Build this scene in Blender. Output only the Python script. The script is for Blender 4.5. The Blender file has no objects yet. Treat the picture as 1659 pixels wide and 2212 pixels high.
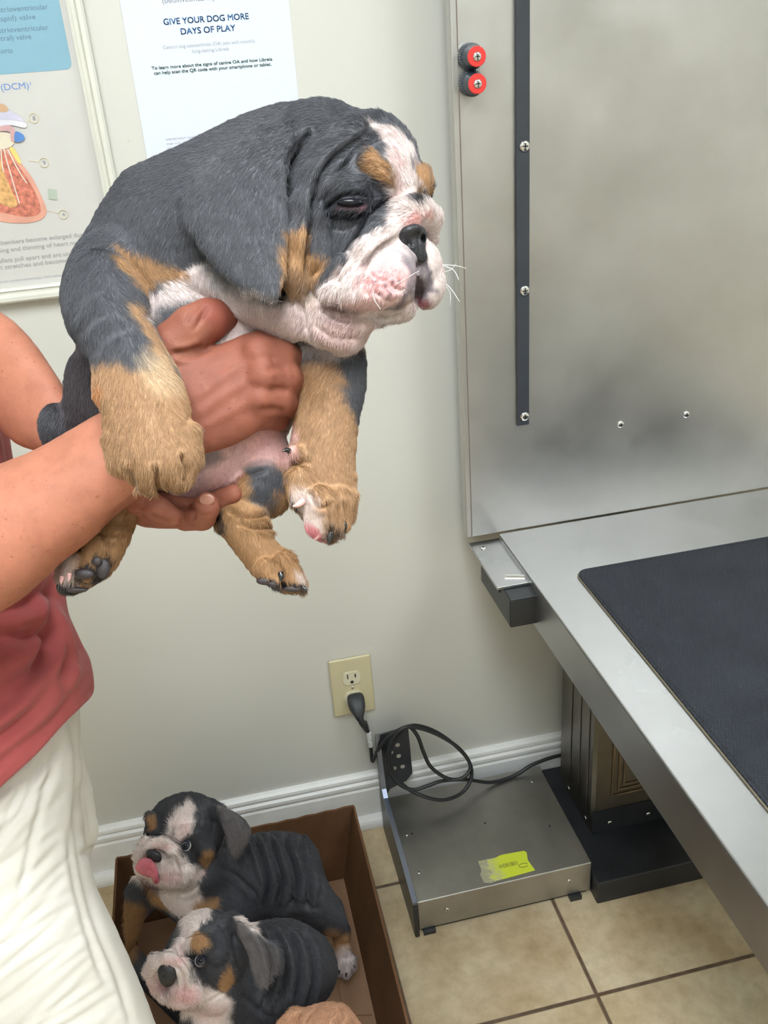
import bpy, bmesh, math, random
import numpy as np
from mathutils import Matrix, Vector
random.seed(4)
RNG = np.random.default_rng(7)
PI = math.pi
scene = bpy.context.scene
COL = scene.collection

# ------------------------------------------------------------------ camera
F_PX, CX, CY = 1987.0, 829.5, 1106.0
CAM = np.array([0.0, -1.375, 1.383])
CR = np.array([[0.97459448, -0.21313965, -0.06882653],      # image right
               [-0.15618215, -0.42645871, -0.89092093],     # image down
               [0.1605389, 0.87903609, -0.44891292]])       # into the picture
cam_d = bpy.data.cameras.new('camera')
cam_o = bpy.data.objects.new('camera', cam_d); COL.objects.link(cam_o)
cam_d.sensor_fit = 'VERTICAL'; cam_d.sensor_height = 24.0
cam_d.lens = F_PX * 24.0 / 2212.0
cam_d.clip_start = 0.02
r_, d_, f_ = CR
cam_o.matrix_world = Matrix(((r_[0], -d_[0], -f_[0], CAM[0]), (r_[1], -d_[1], -f_[1], CAM[1]),
                             (r_[2], -d_[2], -f_[2], CAM[2]), (0, 0, 0, 1)))
cam_d.dof.use_dof = False
scene.camera = cam_o

# ------------------------------------------------------------------ world, exposure
w = bpy.data.worlds.new('world'); scene.world = w; w.use_nodes = True
w.node_tree.nodes['Background'].inputs[0].default_value = (0.82, 0.9, 1.0, 1)
w.node_tree.nodes['Background'].inputs[1].default_value = 0.25
vs = scene.view_settings
vs.view_transform = 'Standard'; vs.look = 'None'; vs.gamma = 1.0; vs.exposure = -0.50
try: vs.use_curve_mapping = False
except Exception: pass
scene.cycles.max_bounces = 7; scene.cycles.diffuse_bounces = 4; scene.cycles.glossy_bounces = 4
scene.cycles.transmission_bounces = 3; scene.cycles.transparent_max_bounces = 6
scene.cycles.caustics_reflective = False; scene.cycles.caustics_refractive = False

LIGHT_PANELS = [((-0.1, -1.55, 2.49), 0.62, 1.2, 31.0), ((1.35, -1.55, 2.49), 0.62, 1.2, 17.0), ((-0.6, -2.9, 2.49), 1.2, 0.62, 8.0)]
LIGHT_COLOR = (0.90, 0.97, 1.0)

# ------------------------------------------------------------------ helpers
def link(o, parent=None):
    COL.objects.link(o)
    if parent is not None: o.parent = parent
    return o
def tag(o, label=None, cat=None, group=None, kind=None):
    if label: o['label'] = label
    if cat: o['category'] = cat
    if group: o['group'] = group
    if kind: o['kind'] = kind
    return o
def thing(name, label, cat, loc=(0, 0, 0), group=None):
    o = bpy.data.objects.new(name, None); o.empty_display_size = 0.05
    link(o); o.location = loc
    return tag(o, label, cat, group)
def mesh_obj(name, verts, faces, mat=None, parent=None, smooth=False, origin=None):
    """verts in world space; when the parent is an empty at a base its location is taken off"""
    me = bpy.data.meshes.new(name)
    v = np.asarray(verts, float)
    if parent is not None:
        p = parent; off = np.zeros(3)
        while p is not None:
            off += np.array(p.location); p = p.parent
        v = v - off
    me.from_pydata([tuple(a) for a in v], [], [tuple(f) for f in faces])
    me.update()
    if smooth: me.shade_smooth()
    if mat: me.materials.append(mat)
    o = bpy.data.objects.new(name, me)
    return link(o, parent)
class MB:
    """collects simple shapes into one mesh"""
    def __init__(s): s.v = []; s.f = []
    def add(s, v, f):
        n = len(s.v); s.v += [tuple(a) for a in v]; s.f += [tuple(i + n for i in q) for q in f]; return s
    def box(s, x0, x1, y0, y1, z0, z1):
        return s.add([(x0,y0,z0),(x1,y0,z0),(x1,y1,z0),(x0,y1,z0),(x0,y0,z1),(x1,y0,z1),(x1,y1,z1),(x0,y1,z1)],
                     [(3,2,1,0),(4,5,6,7),(0,1,5,4),(1,2,6,5),(2,3,7,6),(3,0,4,7)])
    def prism(s, pts, axis, a, b):
        """closed 2D outline pts extruded along axis from a to b"""
        n = len(pts)
        def mk(p, t): return {'x': (t, p[0], p[1]), 'y': (p[0], t, p[1]), 'z': (p[0], p[1], t)}[axis]
        v = [mk(p, a) for p in pts] + [mk(p, b) for p in pts]
        f = [tuple(range(n))[::-1], tuple(range(n, 2*n))] + [(i, (i+1) % n, n + (i+1) % n, n + i) for i in range(n)]
        return s.add(v, f)
    def lathe(s, c, axis, prof, n=24):
        """prof: list of (radius, along axis); axis a 3-vector"""
        a = np.array(axis, float); a /= np.linalg.norm(a)
        t = np.array([1, 0, 0]) if abs(a[0]) < .9 else np.array([0, 1, 0])
        u = np.cross(a, t); u /= np.linalg.norm(u); w_ = np.cross(a, u); c = np.array(c, float)
        v = []; f = []
        for r, h in prof:
            for k in range(n):
                th = 2*PI*k/n
                v.append(c + a*h + (u*math.cos(th) + w_*math.sin(th))*r)
        for i in range(len(prof)-1):
            for k in range(n):
                f.append((i*n+k, i*n+(k+1) % n, (i+1)*n+(k+1) % n, (i+1)*n+k))
        f.append(tuple(range(n))[::-1]); f.append(tuple((len(prof)-1)*n + k for k in range(n)))
        return s.add(v, f)
    def tube(s, pts, r, n=10):
        P = np.array(pts, float); m = len(P)
        rr = np.full(m, r) if np.isscalar(r) else np.array(r, float)
        T = np.gradient(P, axis=0); T /= np.linalg.norm(T, axis=1)[:, None] + 1e-12
        u = np.cross(T[0], [0, 0, 1.0]); u = u if np.linalg.norm(u) > .05 else np.cross(T[0], [1.0, 0, 0]); u /= np.linalg.norm(u)
        v = []; f = []
        for i in range(m):
            u = u - T[i]*np.dot(u, T[i]); u /= np.linalg.norm(u); b = np.cross(T[i], u)
            for k in range(n):
                th = 2*PI*k/n; v.append(P[i] + (u*math.cos(th) + b*math.sin(th))*rr[i])
        for i in range(m-1):
            for k in range(n): f.append((i*n+k, i*n+(k+1) % n, (i+1)*n+(k+1) % n, (i+1)*n+k))
        f.append(tuple(range(n))[::-1]); f.append(tuple((m-1)*n + k for k in range(n)))
        return s.add(v, f)
    def build(s, name, mat, parent=None, bevel=0, smooth=False, seg=2):
        o = mesh_obj(name, s.v, s.f, mat, parent, smooth or bevel > 0)
        bm = bmesh.new(); bm.from_mesh(o.data); bmesh.ops.recalc_face_normals(bm, faces=bm.faces); bm.to_mesh(o.data); bm.free()
        if bevel:
            m = o.modifiers.new('bevel', 'BEVEL'); m.width = bevel; m.segments = seg; m.limit_method = 'ANGLE'; m.angle_limit = 0.6
            m.harden_normals = False
            o.data.shade_smooth()
            wn = o.modifiers.new('wn', 'WEIGHTED_NORMAL'); wn.keep_sharp = False
        return o
def spline(pts, n=12, closed=False):
    """Catmull-Rom through pts (any dimension)"""
    P = np.array(pts, float); m = len(P); out = []
    rng_ = range(m if closed else m-1)
    for i in rng_:
        if closed: p0, p1, p2, p3 = P[(i-1) % m], P[i], P[(i+1) % m], P[(i+2) % m]
        else: p0, p1, p2, p3 = P[max(i-1, 0)], P[i], P[i+1], P[min(i+2, m-1)]
        for k in range(n):
            t = k/n
            out.append(0.5*((2*p1) + (-p0+p2)*t + (2*p0-5*p1+4*p2-p3)*t*t + (-p0+3*p1-3*p2+p3)*t**3))
    if not closed: out.append(P[-1])
    return np.array(out)
def ray(u, v): return CR[0]*((u-CX)/F_PX) + CR[1]*((v-CY)/F_PX) + CR[2]
def atY(u, v, Y=0.0): d = ray(u, v); return CAM + d*((Y-CAM[1])/d[1])
def atZ(u, v, Z=0.0): d = ray(u, v); return CAM + d*((Z-CAM[2])/d[2])
def atX(u, v, X): d = ray(u, v); return CAM + d*((X-CAM[0])/d[0])
def atD(u, v, D): return CAM + ray(u, v)*D
def to_px(P):
    q = CR @ (np.asarray(P, float)-CAM); return CX+F_PX*q[0]/q[2], CY+F_PX*q[1]/q[2], q[2]

# ------------------------------------------------------------------ materials
def new_mat(name):
    m = bpy.data.materials.new(name); m.use_nodes = True
    nt = m.node_tree; return m, nt, nt.nodes['Principled BSDF']
def setp(b, **kw):
    names = dict(color='Base Color', rough='Roughness', metal='Metallic', spec='Specular IOR Level', sss='Subsurface Weight',
                 sssr='Subsurface Radius', ssss='Subsurface Scale', sheen='Sheen Weight', sheenr='Sheen Roughness', coat='Coat Weight',
                 aniso='Anisotropic', alpha='Alpha', trans='Transmission Weight')
    for k, v in kw.items():
        if k == 'color' and len(v) == 3: v = (*v, 1)
        b.inputs[names[k]].default_value = v
def nd(nt, typ, **kw):
    n = nt.nodes.new(typ)
    for k, v in kw.items():
        if k.startswith('i_'):
            key = k[2:]; key = int(key) if key.isdigit() else key.replace('_', ' ')
            n.inputs[key].default_value = v
        else: setattr(n, k, v)
    return n
def ramp(nt, fac, stops):
    r = nt.nodes.new('ShaderNodeValToRGB'); cr = r.color_ramp
    while len(cr.elements) < len(stops): cr.elements.new(0.5)
    for e, (p, c) in zip(cr.elements, stops): e.position = p; e.color = c if len(c) == 4 else (*c, 1)
    nt.links.new(fac, r.inputs[0]); return r.outputs[0]
def coords(nt, scale=(1, 1, 1), kind='Object'):
    tc = nt.nodes.new('ShaderNodeTexCoord'); mp = nt.nodes.new('ShaderNodeMapping'); mp.inputs['Scale'].default_value = scale
    nt.links.new(tc.outputs[kind], mp.inputs[0]); return mp.outputs[0]
def noise(nt, vec, scale, detail=3, rough=.5):
    n = nt.nodes.new('ShaderNodeTexNoise'); n.inputs['Scale'].default_value = scale; n.inputs['Detail'].default_value = detail
    n.inputs['Roughness'].default_value = rough
    if vec is not None: nt.links.new(vec, n.inputs['Vector'])
    return n.outputs['Fac']
def bump(nt, b, h, strength, dist=0.001):
    n = nt.nodes.new('ShaderNodeBump'); n.inputs['Strength'].default_value = strength; n.inputs['Distance'].default_value = dist
    nt.links.new(h, n.inputs['Height']); nt.links.new(n.outputs[0], b.inputs['Normal']); return n
def plain(name, color, rough=.5, metal=0, var=.06, vscale=30, bmp=0, bscale=200, **kw):
    """a base colour broken up by a little procedural noise"""
    m, nt, b = new_mat(name); setp(b, rough=rough, metal=metal, **kw)
    v = coords(nt); c = np.array(color)
    lo, hi = c*(1-var), np.minimum(c*(1+var), 1)
    nt.links.new(ramp(nt, noise(nt, v, vscale), [(.3, tuple(lo)), (.7, tuple(hi))]), b.inputs['Base Color'])
    if bmp: bump(nt, b, noise(nt, v, bscale, 4), bmp)
    return m
# ------------------------------------------------------------------ setting
def mat_wall():
    m, nt, b = new_mat('wall_paint'); setp(b, rough=.55, spec=.35)
    v = coords(nt)
    c = ramp(nt, noise(nt, v, 2.5, 2), [(.3, (.62, .615, .565)), (.7, (.65, .64, .59))])
    # small scuffs and specks
    vo = nd(nt, 'ShaderNodeTexVoronoi'); vo.inputs['Scale'].default_value = 9; nt.links.new(v, vo.inputs['Vector'])
    s = ramp(nt, vo.outputs['Distance'], [(.0, (0, 0, 0)), (.018, (1, 1, 1))])
    n2 = ramp(nt, noise(nt, v, 40, 3), [(.55, (1, 1, 1)), (.62, (0, 0, 0))])
    mx = nd(nt, 'ShaderNodeMix', data_type='RGBA', blend_type='MIX'); 
    ad = nd(nt, 'ShaderNodeMath', operation='MAXIMUM'); nt.links.new(s, ad.inputs[0]); nt.links.new(n2, ad.inputs[1])
    nt.links.new(ad.outputs[0], mx.inputs[0]); mx.inputs[6].default_value = (.33, .31, .26, 1); nt.links.new(c, mx.inputs[7])
    nt.links.new(mx.outputs[2], b.inputs['Base Color'])
    bump(nt, b, noise(nt, v, 160, 3), .12, .001)
    return m
def mat_tile():
    m, nt, b = new_mat('floor_tile'); v = coords(nt)
    # tile grid 0.298 m, joints through x = 0.451, y = -0.477
    sep = nd(nt, 'ShaderNodeSeparateXYZ'); nt.links.new(v, sep.inputs[0])
    outs = []; ids = []
    for ax, off in ((0, .451), (1, -.477)):
        P_ = .304 if ax == 0 else .305
        a = nd(nt, 'ShaderNodeMath', operation='SUBTRACT'); nt.links.new(sep.outputs[ax], a.inputs[0]); a.inputs[1].default_value = off
        d = nd(nt, 'ShaderNodeMath', operation='DIVIDE'); nt.links.new(a.outputs[0], d.inputs[0]); d.inputs[1].default_value = P_
        fr = nd(nt, 'ShaderNodeMath', operation='FRACT'); nt.links.new(d.outputs[0], fr.inputs[0])
        fl = nd(nt, 'ShaderNodeMath', operation='FLOOR'); nt.links.new(d.outputs[0], fl.inputs[0]); ids.append(fl.outputs[0])
        pp = nd(nt, 'ShaderNodeMath', operation='PINGPONG'); nt.links.new(d.outputs[0], pp.inputs[0]); pp.inputs[1].default_value = .5
        outs.append(pp.outputs[0])
    mn = nd(nt, 'ShaderNodeMath', operation='MINIMUM'); nt.links.new(outs[0], mn.inputs[0]); nt.links.new(outs[1], mn.inputs[1])
    g = nd(nt, 'ShaderNodeMapRange'); nt.links.new(mn.outputs[0], g.inputs[0])
    g.inputs[1].default_value = .008; g.inputs[2].default_value = .014
    cmb = nd(nt, 'ShaderNodeCombineXYZ'); nt.links.new(ids[0], cmb.inputs[0]); nt.links.new(ids[1], cmb.inputs[1])
    ad = nd(nt, 'ShaderNodeVectorMath', operation='MULTIPLY_ADD'); nt.links.new(cmb.outputs[0], ad.inputs[0]); ad.inputs[1].default_value = (3.7, 5.1, 0); nt.links.new(v, ad.inputs[2])
    c1 = ramp(nt, noise(nt, ad.outputs[0], 7, 6, .62), [(.3, (.48, .35, .20)), (.5, (.65, .52, .34)), (.72, (.76, .66, .47))])
    c2 = ramp(nt, noise(nt, ad.outputs[0], 45, 4, .6), [(.35, (.78, .76, .72)), (.6, (1, 1, 1))])
    mu = nd(nt, 'ShaderNodeMix', data_type='RGBA', blend_type='MULTIPLY'); mu.inputs[0].default_value = .7
    nt.links.new(c1, mu.inputs[6]); nt.links.new(c2, mu.inputs[7])
    mx = nd(nt, 'ShaderNodeMix', data_type='RGBA'); nt.links.new(g.outputs[0], mx.inputs[0])
    gc = ramp(nt, noise(nt, v, 60, 4), [(.3, (.11, .07, .045)), (.7, (.19, .13, .09))])
    nt.links.new(gc, mx.inputs[6]); nt.links.new(mu.outputs[2], mx.inputs[7]); nt.links.new(mx.outputs[2], b.inputs['Base Color'])
    setp(b, rough=.38, spec=.4)
    hb = nd(nt, 'ShaderNodeMath', operation='MULTIPLY_ADD'); nt.links.new(noise(nt, v, 30, 3), hb.inputs[0]); hb.inputs[1].default_value = .15
    nt.links.new(g.outputs[0], hb.inputs[2]); bump(nt, b, hb.outputs[0], .5, .0012)
    return m
M = {}
M['wall'] = mat_wall(); M['tile'] = mat_tile()
M['ceiling'] = plain('ceiling_white', (.75, .75, .73), .8, bmp=.2)
M['trim'] = plain('trim_white', (.84, .84, .83), .35, var=.05, vscale=25)
X0, X1, Y0, Y1, ZC = -1.3, 2.0, -3.4, 0.0, 2.5
def struct(name, mb, mat, bevel=0):
    o = mb.build(name, mat, None, bevel); return tag(o, kind='structure')
struct('wall_back', MB().box(X0-.1, X1+.1, 0, .1, 0, ZC), M['wall'])
struct('wall_left', MB().box(X0-.1, X0, Y0, 0, 0, ZC), M['wall'])
struct('wall_right', MB().box(X1, X1+.1, Y0, 0, 0, ZC), M['wall'])
struct('wall_front', MB().box(X0-.1, X1+.1, Y0-.1, Y0, 0, ZC), M['wall'])
struct('floor', MB().box(X0-.1, X1+.1, Y0-.1, .1, -.08, 0), M['tile'])
struct('ceiling', MB().box(X0-.1, X1+.1, Y0-.1, .1, ZC, ZC+.08), M['ceiling'])
def base_profile():
    # (y, z) outline of a colonial baseboard with a rounded shoe at the floor
    p = [(0, 0), (-.030, 0)]
    for k in range(7):
        a = k/6*PI/2; p.append((-.014-.017*math.cos(a), .020*math.sin(a)+.004))
    p += [(-.013, .024), (-.013, .086), (-.0105, .090), (-.0105, .094), (-.014, .097), (-.014, .104), (-.010, .108), (-.010, .111), (-.0125, .114), (-.0115, .120), (-.007, .124), (0, .125)]
    return p
bp = base_profile()
struct('baseboard_back', MB().prism(bp, 'x', X0, X1), M['trim'])
struct('baseboard_left', MB().prism([(X0-y, z) for y, z in bp], 'y', Y0, -.031), M['trim'])
struct('baseboard_right', MB().prism([(X1+y, z) for y, z in bp], 'y', Y0, -.031), M['trim'])

def emit_mat(name, color, s):
    m, nt, b = new_mat(name); setp(b, color=(.9, .9, .9))
    b.inputs['Emission Color'].default_value = (*color, 1); b.inputs['Emission Strength'].default_value = s
    return m
for i, (c, sx, sy, power) in enumerate(LIGHT_PANELS):
    t = thing('ceiling_light', ['square-cornered ceiling light panel above the puppy holder', 'ceiling light panel above the exam table', 'ceiling light panel behind the camera'][i], 'light', (c[0], c[1], ZC))
    fr = MB()
    for a in ((-sx/2-.03, sx/2+.03, -sy/2-.03, -sy/2), (-sx/2-.03, sx/2+.03, sy/2, sy/2+.03), (-sx/2-.03, -sx/2, -sy/2, sy/2), (sx/2, sx/2+.03, -sy/2, sy/2)):
        fr.box(c[0]+a[0], c[0]+a[1], c[1]+a[2], c[1]+a[3], ZC-.02, ZC)
    fr.build('light_frame', M['trim'], t)
    MB().box(c[0]-sx/2, c[0]+sx/2, c[1]-sy/2, c[1]+sy/2, ZC-.012, ZC-.002).build('diffuser', emit_mat('diffuser_glow', LIGHT_COLOR, power), t)

# ------------------------------------------------------------------ steel, plastics
def mat_steel(name, color=(.56, .56, .55), rough=.33, grain=(4, 4, 260), smudge=.25, bstr=.05):
    m, nt, b = new_mat(name); setp(b, metal=1.0)
    v = coords(nt); vg = coords(nt, grain)
    g = noise(nt, vg, 6, 3, .6); sm = noise(nt, v, 5, 5, .6)
    c = np.array(color)
    nt.links.new(ramp(nt, sm, [(.3, tuple(c*(1-smudge*.45))), (.7, tuple(np.minimum(c*(1+smudge*.3), 1)))]), b.inputs['Base Color'])
    mr = nd(nt, 'ShaderNodeMapRange'); nt.links.new(sm, mr.inputs[0]); mr.inputs[1].default_value = .25; mr.inputs[2].default_value = .75
    mr.inputs[3].default_value = rough-.07; mr.inputs[4].default_value = rough+.12
    nt.links.new(mr.outputs[0], b.inputs['Roughness'])
    bump(nt, b, g, bstr, .0008)
    return m
M['steel_panel'] = mat_steel('brushed_panel_steel', (.58, .57, .55), .36, (90, 4, 4))
M['steel_table'] = mat_steel('table_steel', (.47, .475, .485), .29, (3, 50, 50))
M['steel_dull'] = mat_steel('dull_floor_steel', (.42, .41, .385), .42, (60, 4, 4), .6)
M['steel_column'] = mat_steel('column_steel', (.24, .22, .19), .4, (40, 40, 4), .7)
M['chrome'] = mat_steel('chrome_screw', (.78, .78, .77), .12, (3, 3, 3), .1, 0)
M['black_metal'] = plain('black_painted_metal', (.018, .020, .024), .38, var=.3, vscale=20)
M['black_strip'] = plain('black_strip_plastic', (.035, .040, .050), .42, var=.1)
M['screw_slot'] = plain('screw_slot_dark', (.02, .02, .02), .6)
M['ribbed_dark'] = plain('cleat_plastic', (.035, .045, .060), .4, var=.15)
M['red'] = plain('red_plastic', (.80, .045, .040), .35, var=.05)
_a, _b = atZ(1450, 1250, .655), atZ(1450, 1500, .655); RIB = math.degrees(math.atan2(_b[0]-_a[0], _b[1]-_a[1])) % 180   # the ribs run askew to the table
def mat_mat():
    m, nt, b = new_mat('ribbed_rubber'); setp(b, rough=.55, spec=.35); v = coords(nt)
    sep = nd(nt, 'ShaderNodeSeparateXYZ')
    rot = nd(nt, 'ShaderNodeMapping'); rot.inputs['Rotation'].default_value = (0, 0, math.radians(RIB)); nt.links.new(v, rot.inputs[0]); nt.links.new(rot.outputs[0], sep.inputs[0])
    wv = nd(nt, 'ShaderNodeMath', operation='MULTIPLY'); nt.links.new(sep.outputs[0], wv.inputs[0]); wv.inputs[1].default_value = 2*PI/.0038
    sn = nd(nt, 'ShaderNodeMath', operation='SINE'); nt.links.new(wv.outputs[0], sn.inputs[0])
    wy = nd(nt, 'ShaderNodeMath', operation='MULTIPLY'); nt.links.new(sep.outputs[1], wy.inputs[0]); wy.inputs[1].default_value = 2*PI/.0045
    sy = nd(nt, 'ShaderNodeMath', operation='SINE'); nt.links.new(wy.outputs[0], sy.inputs[0])
    mm = nd(nt, 'ShaderNodeMath', operation='MULTIPLY_ADD'); nt.links.new(sy.outputs[0], mm.inputs[0]); mm.inputs[1].default_value = .35; nt.links.new(sn.outputs[0], mm.inputs[2])
    c = ramp(nt, noise(nt, v, 12, 5, .65), [(.3, (.014, .017, .024)), (.68, (.026, .030, .040)), (.85, (.06, .065, .075))])
    vo = nd(nt, 'ShaderNodeTexVoronoi'); vo.inputs['Scale'].default_value = 60; nt.links.new(v, vo.inputs['Vector'])
    s = ramp(nt, vo.outputs['Distance'], [(.0, (1, 1, 1)), (.05, (0, 0, 0))])
    mx = nd(nt, 'ShaderNodeMix', data_type='RGBA'); nt.links.new(s, mx.inputs[0]); nt.links.new(c, mx.inputs[6]); mx.inputs[7].default_value = (.25, .26, .28, 1)
    nt.links.new(mx.outputs[2], b.inputs['Base Color']); bump(nt, b, mm.outputs[0], .55, .0010)
    return m
M['mat'] = mat_mat()

def screw(parent_label, loc, axis=(0, -1, 0), r=.0062, name='screw', parent=None, label=None):
    """domed cross-head screw; the cross is a sub-mesh of the head"""
    h = r*.45
    mb = MB().lathe(loc, axis, [(r, 0), (r, h*.25), (r*.92, h*.6), (r*.7, h*.88), (r*.35, h)], 20)
    o = mb.build(name, M['chrome'], parent, smooth=True)
    a = np.array(axis, float); c = np.array(loc) + a*h*.95
    t = np.array([1, 0, 0.]) if abs(a[0]) < .9 else np.array([0, 1., 0]); u = np.cross(a, t); u /= np.linalg.norm(u); w_ = np.cross(a, u)
    cr = MB()
    for p, q in ((u, w_), (w_, u)):
        v = [c + p*sx*r*.55 + q*sy*r*.11 + a*sz for sz in (-h*.3, h*.12) for sx, sy in ((-1, -1), (1, -1), (1, 1), (-1, 1))]
        cr.add(v, [(0, 1, 2, 3), (4, 5, 6, 7), (0, 1, 5, 4), (1, 2, 6, 5), (2, 3, 7, 6), (3, 0, 4, 7)])
    cr.build('screw_cross', M['screw_slot'], o)
    return o

# ------------------------------------------------------------------ exam table with back panel
TZ, TX0, TX1, TY1, TY0 = .650, .427, 1.06, -.0845, -1.22
table = thing('exam_table', 'stainless steel lift exam table with thick apron edge, topped by a black ribbed mat', 'table', (.68, -.2, 0))
MB().box(TX0, TX1, TY0, TY1, TZ-.004, TZ).build('table_top', M['steel_table'], table, .0018)
ap = MB(); A_ = .0035; zb = TZ-.076
ap.box(TX0, TX0+A_, TY0, TY1-.003, zb, TZ-.0042); ap.box(TX1-A_, TX1, TY0, TY1, zb, TZ-.0042)
ap.box(TX0+A_, TX1-A_, TY0, TY0+A_, zb, TZ-.0042)
ap.box(TX0+A_, TX0+.03, TY0+A_, TY1-.003, zb, zb+.003)
ap.build('apron', M['steel_table'], table)
# under-frame: flange plate and black box beam poking out at the wall end
MB().box(.374, TX1+.03, -.232, -.0825, TZ-.014, TZ-.009).build('flange_plate', M['steel_table'], table, .001)
br = MB().box(.384, TX1, -.262, -.115, TZ-.066, TZ-.0145); br.build('support_beam', M['black_metal'], table, .003)
MB().lathe((.3835, -.212, TZ-.026), (-1, 0, 0), [(.005, 0), (.005, .0006)], 16).build('bolt_hole', M['screw_slot'], table)
screw('', (.392, -.108, TZ-.009), (0, 0, 1), .005, 'flange_screw', table)
MB().tube([(.396, -.205, TZ-.010), (.424, -.215, TZ-.010)], .004).build('hinge_pin', M['chrome'], table)
# column
cx0, cx1, cy0, cy1 = .558, .76, -.205, -.055
# base plate of the lift
MB().box(.523, .80, -.315, -.02, 0, .052).build('base_block', M['black_metal'], table, .003)
col = MB(); 
col.prism([(cx0, cy1), (cx0, cy0+.006), (cx0+.006, cy0), (cx1-.006, cy0), (cx1, cy0+.006), (cx1, cy1)], 'z', .052, TZ-.09)
col.build('lift_column', M['steel_column'], table)
MB().box(cx0+.03, cx1-.03, cy0+.02, cy1-.02, TZ-.09, TZ-.0142).build('column_head', M['black_metal'], table)
fl = MB()
for y in (-.178, -.140, -.100): fl.box(cx0-.0018, cx0-.0002, y-.005, y+.005, .085, TZ-.1)
fl.build('column_side_rails', M['steel_column'], table, .001)
fp = MB()
x0_, x1_, z0_, z1_ = cx0+.035, cx1-.035, .135, TZ-.13
for t_ in (0, .012, .022):
    for a in ((x0_+t_, x0_+t_+.004, z0_+t_, z1_-t_), (x1_-t_-.004, x1_-t_, z0_+t_, z1_-t_), (x0_+t_+.004, x1_-t_-.004, z0_+t_, z0_+t_+.004), (x0_+t_+.004, x1_-t_-.004, z1_-t_-.004, z1_-t_)):
        fp.box(a[0], a[1], cy0-.0035, cy0-.0002, a[2], a[3])
fp.build('column_front_moulding', plain('moulding_bronze', (.25, .19, .13), .35, .8, var=.2), table, .0008)
MB().box(cx0+.001, cx1-.001, cy0-.0022, cy0-.0001, .053, .105).build('column_boot', M['black_metal'], table)
for q in ((cx0+.035, cy0-.0025, .072), (cx0+.112, cy0-.0025, .072)): screw('', q, (0, -1, 0), .0045, 'column_bolt', table)
for q in ((cx0-.001, -.18, .068), (cx0-.001, -.10, .068)): screw('', q, (-1, 0, 0), .0045, 'column_bolt', table)

# splash panel, standing off the wall on the flange
panel = thing('steel_back_panel', 'tall brushed steel panel standing against the wall behind the exam table', 'panel', (.72, -.05, .66))
PX0, PX1, PYF = .3725, 1.12, -.082
MB().box(PX0, PX1, PYF, PYF+.0035, .6508, 1.86).build('face_sheet', M['steel_panel'], panel, .0012)
rt = MB(); rt.box(PX0, PX0+.0025, PYF+.0037, PYF+.022, .6508, 1.86).box(PX1-.0025, PX1, PYF+.0037, PYF+.022, .6508, 1.86).box(PX0+.0027, PX1-.0027, PYF+.0037, PYF+.022, 1.855, 1.86)
rt.build('side_return', M['steel_panel'], panel)
MB().tube([(PX0+.0085, PYF-.0004, .6515), (PX0+.0085, PYF-.0004, 1.86)], .0007, 6).build('edge_seam', plain('seam_brown', (.20, .15, .13), .5), panel)
for q in ((.637, .812), (.753, .812)): screw('', (q[0], PYF, q[1]), (0, -1, 0), .0062, 'panel_screw', panel)
st = thing('mounting_strip', 'long narrow black plastic strip screwed upright to the steel panel', 'rail', (.468, PYF, .84))
MB().box(.4585, .4785, PYF-.0062, PYF-.0002, .838, 1.80).build('strip_bar', M['black_strip'], st, .0015)
for z in (1.25, 1.051, .853): screw('', (.4685+.002, PYF-.0062, z), (0, -1, 0), .0075, 'strip_screw', st)
# two-wheel cleat
ct = thing('rope_cleat', 'small dark two-cam cleat with red centres on the steel panel', 'cleat', (.405, PYF, 1.35))
def stadium(cx, z0, z1, r, n=10): return [(cx+r*math.cos(a), z0+r*math.sin(a)) for a in np.linspace(PI, 2*PI, n)] + [(cx+r*math.cos(a), z1+r*math.sin(a)) for a in np.linspace(0, PI, n)]
_c1 = atY(1031, 122, PYF-.036); _c2 = atY(1031, 181, PYF-.036); za, zb_ = _c2[2], _c1[2]; cxx = (_c1[0]+_c2[0])/2
MB().prism(stadium(cxx-.001, za-.001, zb_+.002, .0150), 'y', PYF-.003, PYF-.0001).build('backing_plate', M['steel_table'], ct)
for k, z in enumerate((za, zb_)):
    v = []; f = []; pr = ((.0150, .0032), (.0158, .014), (.0140, .019), (.0120, .034))
    for i, (rr, yy) in enumerate(pr):
        for j in range(64):
            a = 2*PI*j/64; q = rr*(1 + (.05 if (j % 2 and i < 2) else 0)); v.append((cxx+q*math.cos(a), PYF-yy, z+q*math.sin(a)))
    for i in range(3):
        for j in range(64): f.append((i*64+j, i*64+(j+1) % 64, (i+1)*64+(j+1) % 64, (i+1)*64+j))
    f += [tuple(range(64))[::-1], tuple(192+j for j in range(64))]
    cam_w = MB().add(v, f).build('cam_wheel', M['ribbed_dark'], ct)
    MB().lathe((cxx, PYF-.034, z), (0, -1, 0), [(.0122, 0), (.0122, .0016), (.0114, .0024)], 32).build('red_cap', M['red'], cam_w)
    o = screw('', (cxx, PYF-.0364, z), (0, -1, 0), .0058, 'cap_screw', ct)

# mat
mc = thing('table_mat', 'black ribbed rubber mat with a rounded corner lying on the exam table', 'mat', (.78, -.7, TZ))
def rrect(x0, x1, y0, y1, r, n=8):
    p = []
    for cx, cy, a0 in ((x1-r, y1-r, 0), (x0+r, y1-r, PI/2), (x0+r, y0+r, PI), (x1-r, y0+r, 1.5*PI)):
        p += [(cx+r*math.cos(a0+k/n*PI/2), cy+r*math.sin(a0+k/n*PI/2)) for k in range(n+1)]
    return p
MB().prism(rrect(.494, TX1-.06, TY0+.05, -.244, .018), 'z', TZ+.0022, TZ+.0052).build('rubber_sheet', M['mat'], mc, .0008)
MB().prism(rrect(.4925, TX1-.0585, TY0+.0485, -.2425, .0195), 'z', TZ+.0001, TZ+.0021).build('backing', plain('mat_backing', (.23, .20, .14), .6), mc)
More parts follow.
